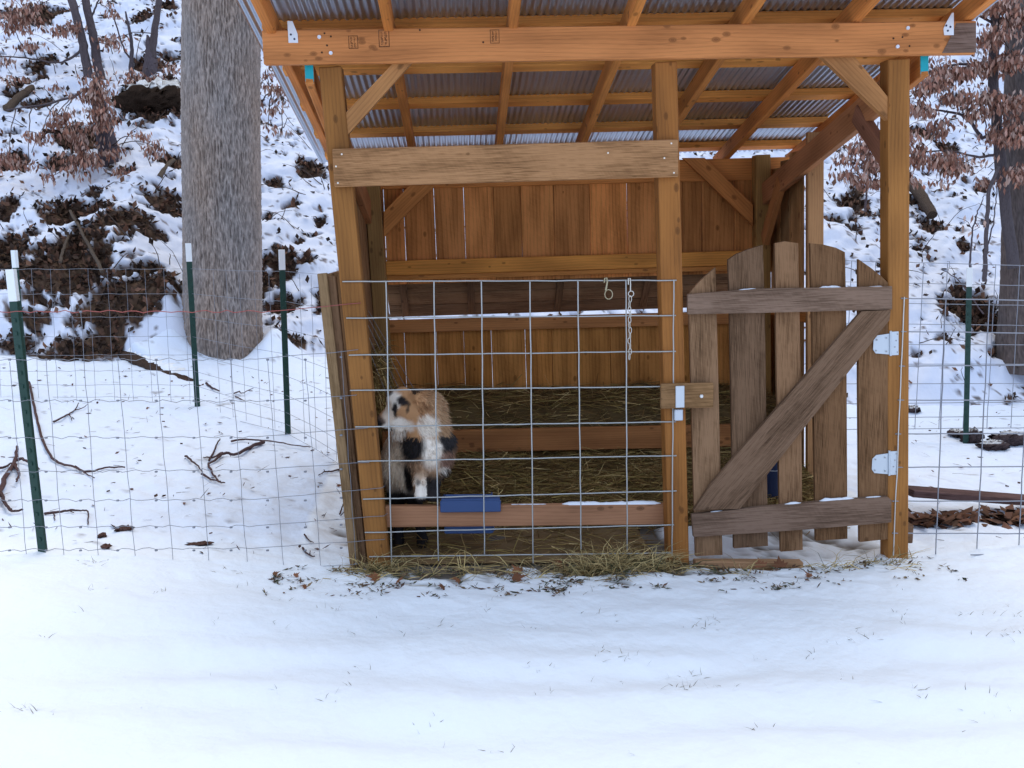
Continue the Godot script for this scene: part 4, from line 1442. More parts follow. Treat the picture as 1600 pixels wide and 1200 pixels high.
	for r in [[1413, 464, 1396, 868, 0.0515], [1478, 466, 1462, 866, -0.002], [1546, 467, 1526, 872, -0.045], [1611, 468, 1591, 872, -0.09]]:
		var bag := Bag.new()
		wire(bag, on(r[0], r[1], r[4]), on(r[2], r[3], r[4]), 0.0028, Color(0.62, 0.61, 0.58) if r[0] < 1420 else panel_grey, 0.0015)
		part("stay_wire", bag, M.wire, f)
	f = thing("welded_fencing", "farther welded wire panel behind the right side of the shed", "wire panel", Vector3(3.6, 0.0, -2.7), "welded panels right of the shed")
	for r in [[1306, 407, 1640, 416], [1306, 440, 1640, 447], [1306, 472, 1640, 478], [1306, 505, 1640, 509], [1306, 538, 1640, 539], [1306, 569, 1640, 569], [1306, 600, 1640, 599], [1306, 631, 1640, 628], [1306, 653, 1640, 650], [1306, 671, 1640, 668]]:
		var bag := Bag.new()
		wire(bag, on(r[0], r[1], -2.68), on(r[2], r[3], -2.74), 0.0027, panel_grey, 0.001)
		part("line_wire", bag, M.wire, f)
	for k in 9:
		var bag := Bag.new()
		var x := 1331.0 + 37.5 * k
		wire(bag, on(x, 407 + k, -2.705), on(x - 14.0, 672 - k * 0.4, -2.705), 0.0027, panel_grey, 0.0015)
		part("stay_wire", bag, M.wire, f)


# ---------------------------------------------------------------- trees
func trunk_mesh(pts: PackedVector3Array, radii: PackedFloat32Array, sides: int, furrow: float, col: Color, flare := 0.0) -> Bag:
	var bag := Bag.new()
	var run := 0.0
	for j in pts.size():
		var d := (pts[mini(j + 1, pts.size() - 1)] - pts[maxi(j - 1, 0)]).normalized()
		var a := (Vector3.RIGHT - d * d.x).normalized()
		var b := a.cross(d).normalized()
		if j: run += pts[j].distance_to(pts[j - 1])
		for s in sides + 1:
			var t := TAU * (s % sides) / sides
			var nn := a * cos(t) + b * sin(t)
			var r := radii[j]
			if flare > 0.0: r *= 1.0 + flare * exp(-run * 3.2) * (0.75 + 0.5 * n_mid.get_noise_2d(cos(t) * 1.6, sin(t) * 1.6))
			var cc := Vector3(cos(t), 0, sin(t)) * radii[0]
			var ridge := 1.0 - absf(n_fine.get_noise_3d(cc.x * 7.0 + 3.0, run * 0.9 + 0.2 * sin(t * 3.0), cc.z * 7.0)) * 2.4
			var fine := n_fine.get_noise_3d(cc.x * 13.0, run * 3.4, cc.z * 13.0)
			var tone := clampf(0.74 + 0.36 * ridge * ridge + 0.36 * fine, 0.3, 1.4)
			var patch := n_mid.get_noise_3d(cc.x * 2.0, run * 0.8, cc.z * 2.0)
			var c := Color(col.r * tone * (1.0 + 0.10 * patch), col.g * tone, col.b * tone * (1.0 - 0.10 * patch))
			bag.vert(pts[j] + nn * (r + furrow * (ridge - 0.5) + furrow * 0.4 * fine), nn, c, Vector2(t, run))
	finish_tube(bag, pts.size(), sides)
	return bag


func finish_tube(bag: Bag, rows: int, sides: int) -> void:
	var first := 0
	var w := sides + 1
	for j in rows - 1:
		for s in sides:
			var k := first + j * w + s
			bag.face(k, k + 1, k + w + 1)
			bag.face(k, k + w + 1, k + w)
	var acc := PackedVector3Array()
	acc.resize(bag.v.size())
	for q in range(0, bag.i.size(), 3):
		var nn := (bag.v[bag.i[q + 2]] - bag.v[bag.i[q]]).cross(bag.v[bag.i[q + 1]] - bag.v[bag.i[q]])
		for e in 3: acc[bag.i[q + e]] += nn
	for j in rows:
		var sum := acc[j * w] + acc[j * w + sides]
		acc[j * w] = sum
		acc[j * w + sides] = sum
	for q in bag.v.size():
		if acc[q].length_squared() > 0.0: bag.n[q] = acc[q].normalized()


func path(pts: Array, z: float, dz := 0.0) -> PackedVector3Array:
	var out := PackedVector3Array()
	for k in pts.size(): out.append(on(pts[k][0], pts[k][1], z + dz * k / maxf(1.0, pts.size() - 1)))
	return out


func smooth_path(p: PackedVector3Array, steps: int, jitter := 0.0) -> PackedVector3Array:
	var out := PackedVector3Array()
	for k in p.size() - 1:
		for s in steps:
			var q := p[k].cubic_interpolate(p[k + 1], p[maxi(k - 1, 0)], p[mini(k + 2, p.size() - 1)], float(s) / steps)
			out.append(q + Vector3(rng.randf_range(-1, 1), rng.randf_range(-1, 1), rng.randf_range(-1, 1)) * jitter)
	out.append(p[p.size() - 1])
	return out


func taper(n: int, r0: float, r1: float) -> PackedFloat32Array:
	var out := PackedFloat32Array()
	for k in n: out.append(lerpf(r0, r1, float(k) / maxf(1.0, n - 1)))
	return out


func leaf_spray(bag: Bag, twigs: Bag, c: Vector3, root: Vector3, rx: float, ry: float, count: int) -> void:
	var bark := Color(0.11, 0.085, 0.08)
	var mid := root.lerp(c, 0.5) + Vector3(0, 0.08 * root.distance_to(c), 0)
	tube(twigs, smooth_path(PackedVector3Array([root, mid, c]), 4, 0.008), taper(9, 0.007, 0.003), 5, bark)
	var hubs := maxi(2, count / 14)
	for h in hubs:
		var e := c + Vector3(rng.randfn(0, 0.55) * rx, rng.randfn(0, 0.55) * ry + ry * 0.3, rng.randfn(0, 0.4) * rx)
		tube(twigs, PackedVector3Array([c, c.lerp(e, 0.5) + Vector3(0, 0.02, 0), e, e + Vector3(rng.randf_range(-0.08, 0.08), -0.03, rng.randf_range(-0.05, 0.05))]), taper(4, 0.0035, 0.0015), 4, bark)
		for k in count / hubs:
			var p := c.lerp(e, rng.randf_range(0.4, 1.15)) + Vector3(rng.randfn(0, 0.055), rng.randfn(0, 0.02), rng.randfn(0, 0.05))
			var d := Vector3(rng.randf_range(-0.55, 0.55), -1.0, rng.randf_range(-0.5, 0.5)).normalized()
			var sd := d.cross(Vector3(rng.randf_range(-1, 1), 0.1, rng.randf_range(-1, 1))).normalized()
			leaf(bag, p, d, sd, rng.randf_range(0.045, 0.085), rng.randf_range(0.018, 0.034), [tint(0.34, 0.165, 0.115, 0.4), tint(0.22, 0.105, 0.075, 0.4), tint(0.48, 0.33, 0.27, 0.25), tint(0.37, 0.21, 0.16, 0.3)][rng.randi() % 4])


func sapling(called: String, label: String, stems: Array, z: float, sprays: Array, group: String, category := "sapling") -> void:
	# stems: [pixel path from the foot up, radius at foot, radius at top]; sprays: [px, py, rx, ry, count, stem, t along the stem, how far nearer]
	var first: Array = stems[0][0]
	var t := thing(called, label, category, on(first[0][0], first[0][1], z), group)
	var lines := []
	for s in stems:
		var p := smooth_path(path(s[0], z, 0.0), 5, 0.006)
		lines.append(p)
		var bag := Bag.new()
		tube(bag, p, taper(p.size(), s[1], s[2]), 10 if s[1] > 0.03 else 6, tint(0.125, 0.10, 0.105, 0.1), 0.16)
		part("trunk" if lines.size() == 1 else "branch", bag, M.bark, t)
	if sprays.is_empty(): return
	var lv := Bag.new()
	var tw := Bag.new()
	for s in sprays:
		var zz: float = z + s[7]
		var c := on(s[0], s[1], zz)
		var scale := (EYE.z - zz) / FOCAL
		var line: PackedVector3Array = lines[s[5]]
		leaf_spray(lv, tw, c, line[int(s[6] * (line.size() - 1))], s[2] * scale, s[3] * scale, int(s[4] * (1.6 if s[0] > 800 else 1.4)))
	part("twigs", tw, M.bark, t, "stuff")
	part("leaves", lv, M.plain, t, "stuff")


func build_trees() -> void:
	# the big straight trunk on the left
	var foot := on(342, 556, -5.2)
	var t := thing("big_tree", "huge straight grey tree trunk with furrowed bark left of the shed", "tree", foot)
	var pts := PackedVector3Array()
	var rad := PackedFloat32Array()
	var up := (on(346, -260, -5.2) - foot)
	for k in 520:
		var f := k / 519.0
		pts.append(foot + Vector3(0, -0.25, 0) + up * f * 1.15 + Vector3(0.012 * sin(f * 9.0), 0, 0))
		rad.append(lerpf(0.345, 0.325, f))
	part("trunk", trunk_mesh(pts, rad, 400, 0.019, Color(0.32, 0.26, 0.225), 0.26), M.plain, t)
	# the dark trunk at the right edge
	foot = on(1612, 545, -5.0)
	t = thing("tree", "dark grey tree trunk half cut off by the right edge of the photo", "tree", foot)
	pts = PackedVector3Array()
	rad = PackedFloat32Array()
	up = on(1622, -200, -5.0) - foot
	for k in 200:
		var f := k / 199.0
		pts.append(foot + Vector3(0, -0.2, 0) + up * f * 1.1)
		rad.append(lerpf(0.27, 0.235, f))
	part("trunk", trunk_mesh(pts, rad, 150, 0.010, Color(0.135, 0.105, 0.095), 0.45), M.plain, t)
	# saplings on the left slope
	var g := "saplings on the left slope"
	sapling("beech_sapling", "leaning grey twin of the two slim trunks left of the big tree", [[[[140, 132], [134, 95], [127, 55], [117, 20], [104, -30]], 0.055, 0.045], [[[125, 80], [108, 92], [90, 98], [50, 92], [5, 88]], 0.016, 0.008], [[[132, 130], [118, 145], [100, 152], [60, 157], [0, 168]], 0.018, 0.006]], hit(142, 132).z,
		[[45, 28, 38, 22, 260, 0, 0.9, 0.6], [20, 42, 20, 12, 70, 1, 0.8, 0.5], [112, 45, 10, 16, 60, 0, 0.6, 0.15], [95, 50, 16, 9, 60, 0, 0.6, 0.3], [50, 70, 18, 6, 40, 1, 0.7, 0.4], [88, 140, 14, 9, 60, 2, 0.4, 0.3], [62, 150, 10, 6, 20, 2, 0.6, 0.3], [12, 100, 14, 12, 26, 1, 0.9, 0.3], [25, 125, 12, 9, 24, 2, 0.9, 0.4]], g)
	sapling("beech_sapling", "upright dark twin of the two slim trunks left of the big tree", [[[[158, 126], [152, 95], [146, 60], [139, 25], [128, -30]], 0.058, 0.045], [[[142, 30], [150, 10], [160, -15]], 0.014, 0.008]], hit(160, 126).z,
		[[165, 64, 17, 8, 55, 0, 0.45, 0.2], [172, 20, 12, 14, 30, 1, 0.6, 0.3], [178, 75, 8, 8, 16, 0, 0.45, 0.2]], g)
	sapling("beech_sapling", "thin forked sapling left of the dark snag", [[[[205, 120], [205, 100], [206, 78], [202, 45], [196, 18]], 0.035, 0.010], [[[204, 92], [194, 78], [184, 45], [170, 5], [164, -20]], 0.012, 0.006]], hit(206, 120).z, [], g)
	sapling("dead_snag", "broken dark stump with a slim stem beside the big tree", [[[[236, 118], [235, 95], [233, 75], [230, 55]], 0.11, 0.012], [[[238, 90], [240, 60], [245, 25], [251, -20]], 0.05, 0.032], [[[246, 118], [252, 112], [258, 122]], 0.05, 0.02]], hit(238, 119).z,
		[[218, 124, 22, 10, 110, 0, 0.2, 0.35], [246, 128, 20, 9, 110, 0, 0.2, 0.35], [268, 108, 9, 8, 34, 0, 0.3, 0.3], [205, 165, 10, 8, 30, 0, 0.1, 0.4], [176, 60, 6, 8, 8, 1, 0.4, 0.1]], g)
	sapling("leafy_stump", "leaf covered stump below the twin trunks on the left slope", [[[[172, 258], [168, 225], [160, 190], [152, 150], [148, 128]], 0.12, 0.05], [[[160, 160], [135, 140], [112, 152], [60, 165], [10, 172]], 0.02, 0.006], [[[178, 300], [174, 275], [172, 255]], 0.02, 0.02]], hit(172, 250).z,
		[[150, 155, 26, 34, 330, 0, 0.7, 0.25], [158, 190, 18, 22, 130, 0, 0.5, 0.25], [95, 185, 16, 14, 70, 1, 0.4, 0.3], [118, 210, 20, 10, 80, 0, 0.4, 0.4], [62, 215, 18, 10, 60, 1, 0.6, 0.4], [14, 245, 16, 22, 110, 1, 0.9, 0.5], [45, 258, 18, 5, 30, 1, 0.8, 0.5], [133, 252, 30, 22, 260, 0, 0.1, 0.4], [172, 238, 14, 7, 60, 0, 0.1, 0.3], [197, 268, 16, 8, 70, 0, 0.0, 0.3], [248, 230, 20, 14, 60, 0, 0.2, 0.5], [225, 215, 12, 10, 20, 0, 0.2, 0.5], [80, 275, 14, 8, 16, 0, 0.1, 0.4], [80, 200, 14, 8, 26, 1, 0.5, 0.3]], g)
	sapling("beech_twig", "leafy beech twig hanging between the big tree and the roof edge", [[[[404, 170], [415, 150], [430, 140], [440, 150], [446, 165]], 0.008, 0.003]], -5.6,
		[[418, 122, 10, 14, 36, 0, 0.4, 0.1], [432, 140, 10, 12, 36, 0, 0.6, 0.1], [424, 165, 12, 10, 30, 0, 0.5, 0.1], [420, 195, 8, 6, 9, 0, 0.4, 0.1], [440, 205, 7, 6, 9, 0, 0.8, 0.1]], g, "twig")
	# beeches right of the shed, still hung with brown leaves
	g = "beeches right of the shed"
	sapling("beech_tree", "leafy brown beech crowding the upper right corner behind the roof end", [[[[1585, 420], [1572, 330], [1560, 220], [1552, 120], [1556, 20], [1560, -40]], 0.055, 0.035], [[[1556, 200], [1535, 215], [1515, 190], [1490, 176], [1440, 172]], 0.020, 0.008], [[[1552, 120], [1530, 105], [1500, 100], [1470, 110], [1430, 150]], 0.016, 0.006], [[[1560, 240], [1530, 245], [1480, 235], [1420, 240]], 0.014, 0.005], [[[1554, 80], [1580, 50], [1610, 20]], 0.016, 0.008], [[[1556, 40], [1520, 20], [1470, 15]], 0.014, 0.006]], -4.7,
		[[1550, 60, 26, 18, 180, 0, 0.8, 0.2], [1590, 30, 22, 22, 180, 4, 0.8, 0.1], [1582, 92, 24, 18, 170, 4, 0.3, 0.2], [1545, 102, 22, 14, 130, 2, 0.2, 0.1], [1470, 118, 26, 18, 220, 2, 0.7, 0.1], [1508, 112, 22, 12, 130, 2, 0.4, 0.1], [1450, 138, 20, 16, 150, 2, 0.9, 0.1], [1498, 152, 22, 12, 130, 1, 0.6, 0.1], [1540, 152, 22, 14, 130, 1, 0.2, 0.1], [1440, 172, 20, 12, 100, 1, 0.95, 0.1], [1578, 162, 22, 18, 170, 0, 0.5, 0.2], [1592, 205, 18, 20, 150, 0, 0.45, 0.2], [1565, 218, 22, 18, 150, 0, 0.4, 0.2], [1432, 248, 20, 16, 150, 3, 0.9, 0.1], [1462, 250, 22, 14, 150, 3, 0.7, 0.1], [1495, 262, 22, 14, 130, 3, 0.5, 0.1], [1420, 275, 16, 10, 50, 3, 0.95, 0.1], [1595, 272, 16, 18, 110, 0, 0.3, 0.2], [1525, 180, 18, 9, 70, 1, 0.4, 0.1], [1480, 22, 26, 14, 160, 5, 0.9, 0.1], [1515, 12, 24, 12, 120, 5, 0.5, 0.1], [1560, 10, 20, 12, 100, 0, 0.95, 0.1], [1465, 285, 10, 6, 14, 3, 0.6, 0.1], [1470, 200, 18, 10, 70, 1, 0.8, 0.1], [1410, 215, 14, 10, 60, 3, 0.95, 0.1], [1545, 285, 16, 9, 34, 0, 0.3, 0.1]], g, "tree")
	sapling("beech_sapling", "leafy beech sapling seen through the shed's open right side", [[[[1352, 330], [1356, 290], [1362, 240], [1372, 190]], 0.010, 0.005]], -4.2,
		[[1345, 235, 18, 14, 90, 0, 0.6, 0.1], [1362, 258, 16, 16, 110, 0, 0.5, 0.1], [1330, 272, 18, 9, 70, 0, 0.3, 0.1], [1368, 282, 12, 10, 50, 0, 0.3, 0.1], [1320, 250, 10, 8, 24, 0, 0.5, 0.1], [1350, 200, 9, 8, 20, 0, 0.8, 0.1]], g)
	sapling("young_tree", "slim bare stem just left of the dark trunk at the right edge", [[[[1538, 440], [1540, 400], [1542, 350], [1546, 300], [1560, 260]], 0.022, 0.016], [[[1541, 390], [1552, 350], [1556, 310], [1558, 280]], 0.007, 0.004]], -4.5, [], g)
	sapling("young_tree", "thin reddish whip growing behind the right fence post", [[[[1516, 418], [1517, 380], [1522, 350], [1530, 325], [1538, 305]], 0.009, 0.003], [[[1520, 360], [1510, 345], [1495, 340]], 0.003, 0.002], [[[1536, 490], [1500, 440], [1470, 420]], 0.006, 0.003]], -3.6, [[1524, 350, 6, 16, 6, 0, 0.6, 0.0]], g)


# ---------------------------------------------------------------- things lying about
func twig_thing(called: String, label: String, paths: Array, r0: float, category := "branch") -> void:
	var first: Array = paths[0]
	var at := hit(first[0][0], first[0][1])
	var t := thing(called, label, category, at, "branches lying on the snow")
	for k in paths.size():
		var p := PackedVector3Array()
		for q in paths[k]:
			var g := hit(q[0], q[1])
			g.y = maxf(snow_y(g.x, g.z), g.y) if g.z > foot_of_hill(g.x) else g.y + 0.05
			p.append(g + Vector3(0, r0 * 0.6 + 0.006, 0))
		p = smooth_path(p, 5, r0 * 0.25)
		var bag := Bag.new()
		var r := r0 * (0.85 if k == 0 else 0.5)
		tube(bag, p, taper(p.size(), r, r * 0.45), 7, tint(0.12, 0.075, 0.072, 0.15), 0.2)
		part("stem" if k == 0 else "twig", bag, M.bark, t)


func build_debris() -> void:
	twig_thing("fallen_branch", "long curved vine lying on the snow beside the nearest fence post", [[[46, 600], [54, 640], [62, 675], [76, 710], [92, 726], [115, 732], [138, 740], [165, 735], [196, 734]], [[118, 732], [132, 743], [148, 750]]], 0.011)
	twig_thing("fallen_branch", "thick forked branch at the left edge behind the nearest fence post", [[[-12, 795], [2, 770], [12, 745], [24, 722], [27, 702]], [[24, 722], [38, 722], [52, 730], [62, 737]], [[2, 775], [10, 795], [20, 805], [36, 803]], [[24, 730], [30, 745], [26, 757]], [[-12, 742], [6, 736], [18, 728]]], 0.019)
	twig_thing("fallen_branch", "short forked twig on the snow right of the nearest fence post top half", [[[84, 662], [105, 652], [117, 645], [123, 632]], [[117, 645], [128, 640], [138, 634]], [[109, 652], [113, 660]]], 0.008)
	twig_thing("fallen_branch", "hooked twig on the snow just right of the nearest post's foot", [[[70, 809], [92, 807], [108, 800], [124, 800], [137, 802], [138, 826]], [[85, 808], [86, 820]], [[108, 800], [116, 808]]], 0.008)
	twig_thing("fallen_branch", "stout brown forked branch on the snow in the middle of the left pen", [[[412, 696], [392, 702], [370, 712], [350, 712], [336, 722], [326, 730]], [[326, 730], [332, 745], [342, 757], [352, 758]], [[348, 710], [332, 718], [318, 720]], [[328, 724], [336, 702], [344, 689]], [[290, 716], [304, 732], [317, 744]], [[316, 748], [330, 753], [345, 756]]], 0.014)
	twig_thing("fallen_branch", "straight thin twig lying above the stout forked branch", [[[362, 692], [375, 689], [400, 690], [425, 692], [455, 697], [485, 701]]], 0.008)
	twig_thing("fallen_branch", "small y shaped twig near the shed's left corner board", [[[536, 737], [520, 740], [508, 741], [498, 746]], [[508, 741], [506, 736]]], 0.007)
	twig_thing("fallen_branch", "curved dark twig below the wires near the shed corner", [[[473, 858], [479, 866], [488, 872], [492, 872]], [[484, 869], [485, 863]]], 0.006)
	twig_thing("fallen_branch", "tiny slanting twig above the curved dark twig", [[[476, 838], [482, 846], [490, 850]]], 0.005)
	twig_thing("fallen_branch", "bent twig leaning against the corner board's foot", [[[531, 806], [534, 796], [539, 786]], [[533, 808], [540, 800]]], 0.006)
	twig_thing("fallen_branch", "dark knobbly twig on the snow right of the tree corner post", [[[322, 604], [333, 609], [343, 613]], [[366, 617], [374, 614], [378, 617], [396, 609]], [[368, 626], [382, 632]]], 0.012)
	# bits of bark and turf in the left pen
	for q in [[195, 831, 0.06, 0.02, "brown bark chunk with leaves on the snow in the left pen"], [160, 840, 0.03, 0.016, "small bark chip left of the larger bark chunk"], [312, 850, 0.09, 0.012, "long dark bark strip on the snow in the left pen"], [165, 860, 0.03, 0.016, "dark clod beside the lowest fence wire"]]:
		var p := hit(q[0], q[1])
		var bag := Bag.new()
		lump(bag, Vector3(p.x, snow_y(p.x, p.z) + 0.006, p.z), Vector3(q[2], q[3], 0.03) * 0.65, 0.9, Color(0.13, 0.072, 0.055), 9.0, 16, 2.0)
		single("bark_chunk", bag, M.bark, q[4], "bark", "bits of bark on the snow")
	# the half-buried log below the bank on the left
	var lg := thing("snowy_log", "half buried dark log under thick snow in front of the big tree", "log", on(240, 570, -3.9))
	var bag := Bag.new()
	var lp := PackedVector3Array([Vector3(-2.69, 0.50, -4.80), Vector3(-2.42, 0.45, -4.52), Vector3(-2.14, 0.385, -4.22), Vector3(-1.84, 0.34, -3.90)])
	lp = smooth_path(lp, 8, 0.006)
	tube(bag, lp, taper(lp.size(), 0.062, 0.036), 12, Color(0.075, 0.05, 0.038), 0.2)
	part("log_body", bag, M.bark, lg)
	part("snow_cap", snow_strip(lp[0] + Vector3(0.06, 0.04, -0.06), lp[lp.size() - 6] + Vector3(0.035, 0.01, -0.035), 0.085, 0.075), M.snow, lg)
	# logs and clods on the slope
	for q in [[15, 186, 55, 152, 0.05, "short snow topped log lying on the left slope below the leafy branch"], [252, 292, 275, 265, 0.03, "small stick propped on the ledge beside the big tree"], [1424, 306, 1452, 352, 0.075, "mossy root log poking from the slope right of the shed"], [165, 440, 115, 345, 0.018, "thin pale stick leaning across the dark ledge on the left slope"], [100, 425, 112, 385, 0.016, "thin stick standing at the foot of the left slope"]]:
		var a := hit(q[0], q[1])
		var b := hit(q[2], q[3])
		bag = Bag.new()
		var n_up := Vector3(0, 0.09 + q[4] * 0.3, 0.06)
		var p := smooth_path(PackedVector3Array([a + n_up, a.lerp(b, 0.5) + n_up * 1.1, b + n_up]), 6, 0.004)
		tube(bag, p, taper(p.size(), q[4], q[4] * 0.75), 10, tint(0.12, 0.09, 0.07, 0.2), 0.18)
		single("slope_log", bag, M.bark, q[5], "log", "logs on the slope")
	var rp := hit(238, 172)
	bag = Bag.new()
	lump(bag, rp + Vector3(0, 0.10, -0.10), Vector3(0.42, 0.22, 0.26), 0.42, Color(0.045, 0.030, 0.022), 2.2, 60, 0.86)
	single("root_mass", bag, M.bark, "overhanging dark root mass under the broken snag", "root mass")
	# thin brush sticking out of the slope
	bag = Bag.new()
	for k in 230:
		var x := rng.randf_range(-6.5, -0.9) if k % 5 < 3 else rng.randf_range(2.6, 7.0)
		var d := 0.1 + 4.5 * pow(rng.randf(), 1.4)
		var a: Vector3 = hill_point(x, d)[0]
		var dir := Vector3(rng.randf_range(-1.0, 1.0), rng.randf_range(0.1, 1.0), rng.randf_range(0.0, 0.6)).normalized()
		var l := rng.randf_range(0.12, 0.55)
		var p := PackedVector3Array([a - dir * 0.03, a + dir * l * 0.5 + Vector3(0, 0.03, 0), a + dir * l + Vector3(rng.randf_range(-0.08, 0.08), -0.03, 0)])
		tube(bag, smooth_path(p, 3, 0.006), taper(7, rng.randf_range(0.003, 0.007), 0.0015), 4, tint(0.11, 0.08, 0.07, 0.3))
	single("brushwood", bag, M.bark, "thin bare twigs and brush sticking out of the snowy slope", "brush", "", "stuff")
	# right side: a plank in the snow, stones
	bag = Bag.new()
	board(bag, on(1415, 770, -0.62) + Vector3(0, 0.01, 0), on(1640, 787, -0.75) + Vector3(0, 0.01, 0), Vector3.UP, 0.035, 0.14, Color(0.13, 0.075, 0.07))
	var pk := thing("plank", "long brown plank lying in the snow right of the shed", "plank", on(1500, 780, -0.65))
	part("plank_body", bag, M.rough_wood, pk)
	part("snow_cap", snow_strip(on(1418, 766, -0.66), on(1640, 783, -0.79), 0.07, 0.012), M.snow, pk)
	for q in [[1497, 684, 0.05, 0.028, "small brown stone left of the right fence post's foot"], [1520, 690, 0.07, 0.06, "dark stone at the foot of the right fence post"], [1580, 694, 0.14, 0.055, "large dark stone with snow on top near the right edge"], [1555, 704, 0.10, 0.035, "low dark stone in front of the large right stone"], [1428, 645, 0.06, 0.028, "small dark stone beside the right shed post"]]:
		var p := hit(q[0], q[1])
		bag = Bag.new()
		lump(bag, p + Vector3(0, 0.03, -0.03), Vector3(q[2], q[3], 0.08), 0.5, Color(0.085, 0.06, 0.06), 5.0, 26, 0.93)
		single("stone", bag, M.bark, q[4], "stone", "stones right of the shed")
	# leaf heap beside the plank
	bag = Bag.new()
	for k in 300:
		var px := rng.randf_range(1420, 1625)
		var near := 1.0 if (px < 1530 or px > 1560) else 0.3
		if rng.randf() > near: continue
		var p := on(px, 800 + rng.randfn(0, 6) + (px - 1500) * 0.03, -0.45)
		var a := rng.randf() * TAU
		leaf(bag, Vector3(p.x, near_ground(p.x, -0.45) + rng.randf_range(0.005, 0.045), p.z + rng.randf_range(-0.1, 0.04)), Vector3(cos(a), rng.randf_range(-0.5, 0.8), sin(a)).normalized(), Vector3(-sin(a), rng.randf_range(-0.6, 0.6), cos(a)).normalized(), rng.randf_range(0.05, 0.11), rng.randf_range(0.03, 0.06), tint(0.13, 0.065, 0.042, 0.5))
	single("leaf_heap", bag, M.plain, "heap of brown dead leaves under the plank right of the shed", "leaves", "", "stuff")
	# bigger fallen leaves before the pen, one by one
	for q in [[885, 884, 0.15, "largest tan fallen leaf before the pen among straw"], [800, 908, 0.12, "reddish curled leaf on the snow before the pen"], [720, 912, 0.09, "dark red leaf on the snow before the trough"], [695, 924, 0.07, "small dark leaf lowest in front of the pen"], [812, 896, 0.10, "brown leaf leaning on the grass before the pen"], [426, 899, 0.06, "upright orange leaf in the snow left of the shed"], [460, 902, 0.05, "small green grey leaf in the snow left of the shed"], [1218, 888, 0.12, "brown leaf on the threshold below the gate"], [1190, 886, 0.10, "curled brown leaf left on the gate threshold"], [1268, 906, 0.07, "reddish leaf on the snow before the gate"], [594, 905, 0.11, "brown leaf at the foot of the left shed post"], [480, 922, 0.05, "dark leaf in the snow left of the pen front"], [532, 758, 0.06, "orange leaf beside the corner board"], [228, 636, 0.05, "red leaf standing in the snow of the left pen"], [620, 912, 0.08, "dark brown leaf right of the left post's foot"]]:
		var p := hit(q[0], q[1])
		bag = Bag.new()
		var a := rng.randf() * TAU
		var d := Vector3(cos(a), 0.35, sin(a) * 0.5).normalized()
		var sd := d.cross(Vector3(rng.randf_range(-0.4, 0.4), 1, 0.5)).normalized()
		var y := snow_y(p.x, p.z) + 0.008
		var col := tint(0.20, 0.085, 0.045, 0.3)
		for s in [-0.9, -0.45, 0.0, 0.45, 0.9]:
			leaf(bag, Vector3(p.x, y, p.z), (d * cos(s) + sd * sin(s)).normalized(), (sd * cos(s) - d * sin(s)).normalized(), q[2] * (0.6 if s == 0.0 else 0.42), q[2] * 0.2, col)
		single("fallen_leaf", bag, M.plain, q[3], "leaf", "single leaves on the snow")
	# thin grass and leaf crumbs that stick out of the open snow
	bag = Bag.new()
	for k in 150:
		var z := rng.randf_range(0.25, 2.3)
		var x := rng.randf_range(-2.2, 3.2)
		var n := rng.randi_range(1, 6)
		for j in n:
			var xx := x + rng.randfn(0, 0.025)
			var zz := z + rng.randfn(0, 0.02)
			strand(bag, Vector3(xx, snow_y(xx, zz) - 0.004, zz), Vector3(rng.randf_range(-0.8, 0.8), rng.randf_range(0.1, 1.0), rng.randf_range(-0.3, 0.3)).normalized(), rng.randf_range(0.01, 0.04), 0.0018, Vector3(rng.randf_range(-0.4, 0.4), -0.15, 0), tint(0.17, 0.15, 0.11, 0.4))
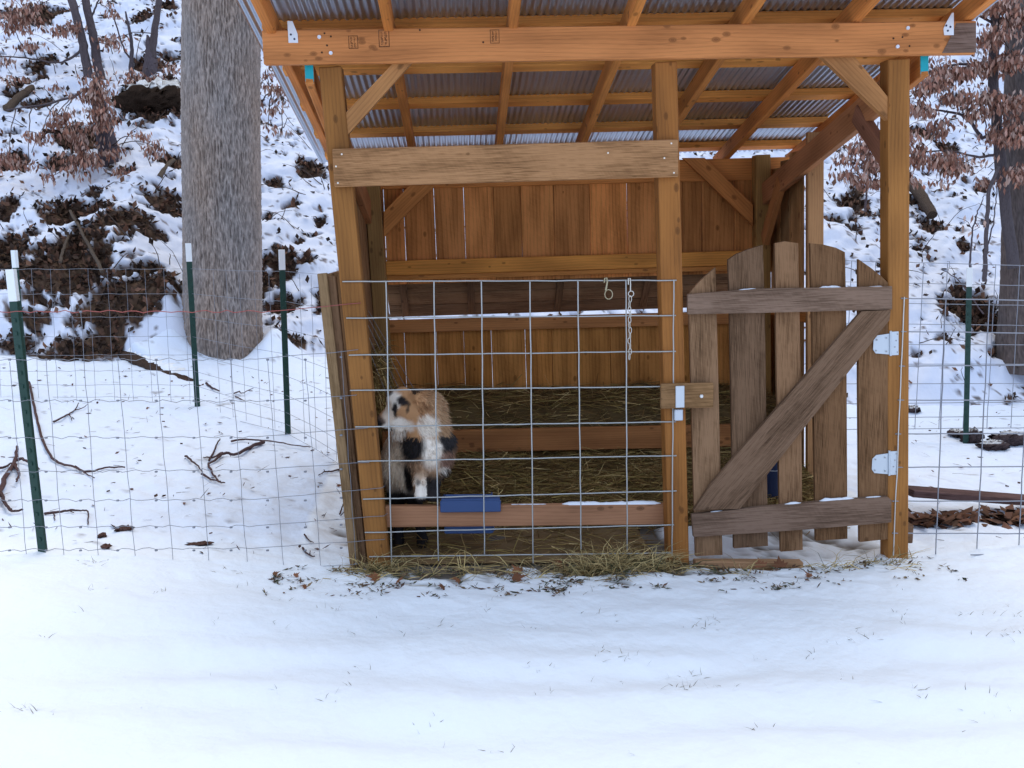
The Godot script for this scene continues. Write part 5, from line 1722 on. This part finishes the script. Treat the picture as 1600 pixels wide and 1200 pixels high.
	for q in [[530, 1105, 5], [1070, 1080, 16], [1430, 1097, 12], [1588, 1000, 16], [975, 1035, 12], [65, 1003, 8], [635, 893, 14], [370, 893, 8], [1500, 962, 8], [1110, 985, 14], [1330, 1008, 12], [240, 930, 8], [850, 1050, 8], [140, 880, 16], [30, 1115, 10], [1085, 1050, 8], [520, 960, 10], [700, 985, 6]]:
		var c := hit(q[0], q[1])
		for k in q[2]:
			var x: float = c.x + rng.randfn(0, 0.045)
			var z: float = c.z + rng.randfn(0, 0.02)
			strand(bag, Vector3(x, snow_y(x, z) - 0.004, z), Vector3(rng.randf_range(-0.9, 0.9), rng.randf_range(0.05, 1.0), rng.randf_range(-0.3, 0.3)).normalized(), rng.randf_range(0.012, 0.05), 0.0022, Vector3(rng.randf_range(-0.4, 0.4), -0.15, 0), tint(0.26, 0.23, 0.18, 0.4))
	for k in 900:
		var z := rng.randf_range(-4.4, -0.05)
		var x := rng.randf_range(-4.2, -0.3) if rng.randf() < 0.65 else rng.randf_range(2.4, 6.0)
		if rng.randf() < 0.4:
			leaf(bag, Vector3(x, snow_y(x, z) + 0.006, z), Vector3(rng.randf_range(-1, 1), 0.15, rng.randf_range(-1, 1)).normalized(), Vector3(rng.randf_range(-1, 1), 0.3, rng.randf_range(-1, 1)).normalized(), rng.randf_range(0.015, 0.05), 0.02, tint(0.12, 0.07, 0.06, 0.4))
		else:
			strand(bag, Vector3(x, snow_y(x, z) + 0.003, z), Vector3(rng.randf_range(-1, 1), rng.randf_range(-0.02, 0.25), rng.randf_range(-1, 1)).normalized(), rng.randf_range(0.02, 0.09), 0.003, Vector3(0, -0.05, 0), tint(0.12, 0.085, 0.075, 0.4))
	for k in 5200:
		var x := clampf(rng.randfn(0.75, 0.7), -0.5, 2.35)
		var z := 0.05 + 0.42 * pow(rng.randf(), 1.4)
		if n_fine.get_noise_2d(x * 0.8, z * 1.3) + 0.3 * n_fine.get_noise_2d(x * 3.0, z * 3.0) < 0.10 + 0.2 * z: continue
		leaf(bag, Vector3(x, snow_y(x, z) + 0.004, z), Vector3(rng.randf_range(-1, 1), rng.randf_range(-0.05, 0.3), rng.randf_range(-1, 1)).normalized(), Vector3(rng.randf_range(-1, 1), 0.3, rng.randf_range(-1, 1)).normalized(), rng.randf_range(0.008, 0.04), rng.randf_range(0.004, 0.014), [tint(0.12, 0.07, 0.05, 0.45), tint(0.07, 0.075, 0.045, 0.4), tint(0.20, 0.14, 0.08, 0.3)][rng.randi() % 3])
	single("grass_and_crumbs", bag, M.plain, "sparse grass blades and leaf crumbs sticking out of the snow", "grass", "", "stuff")
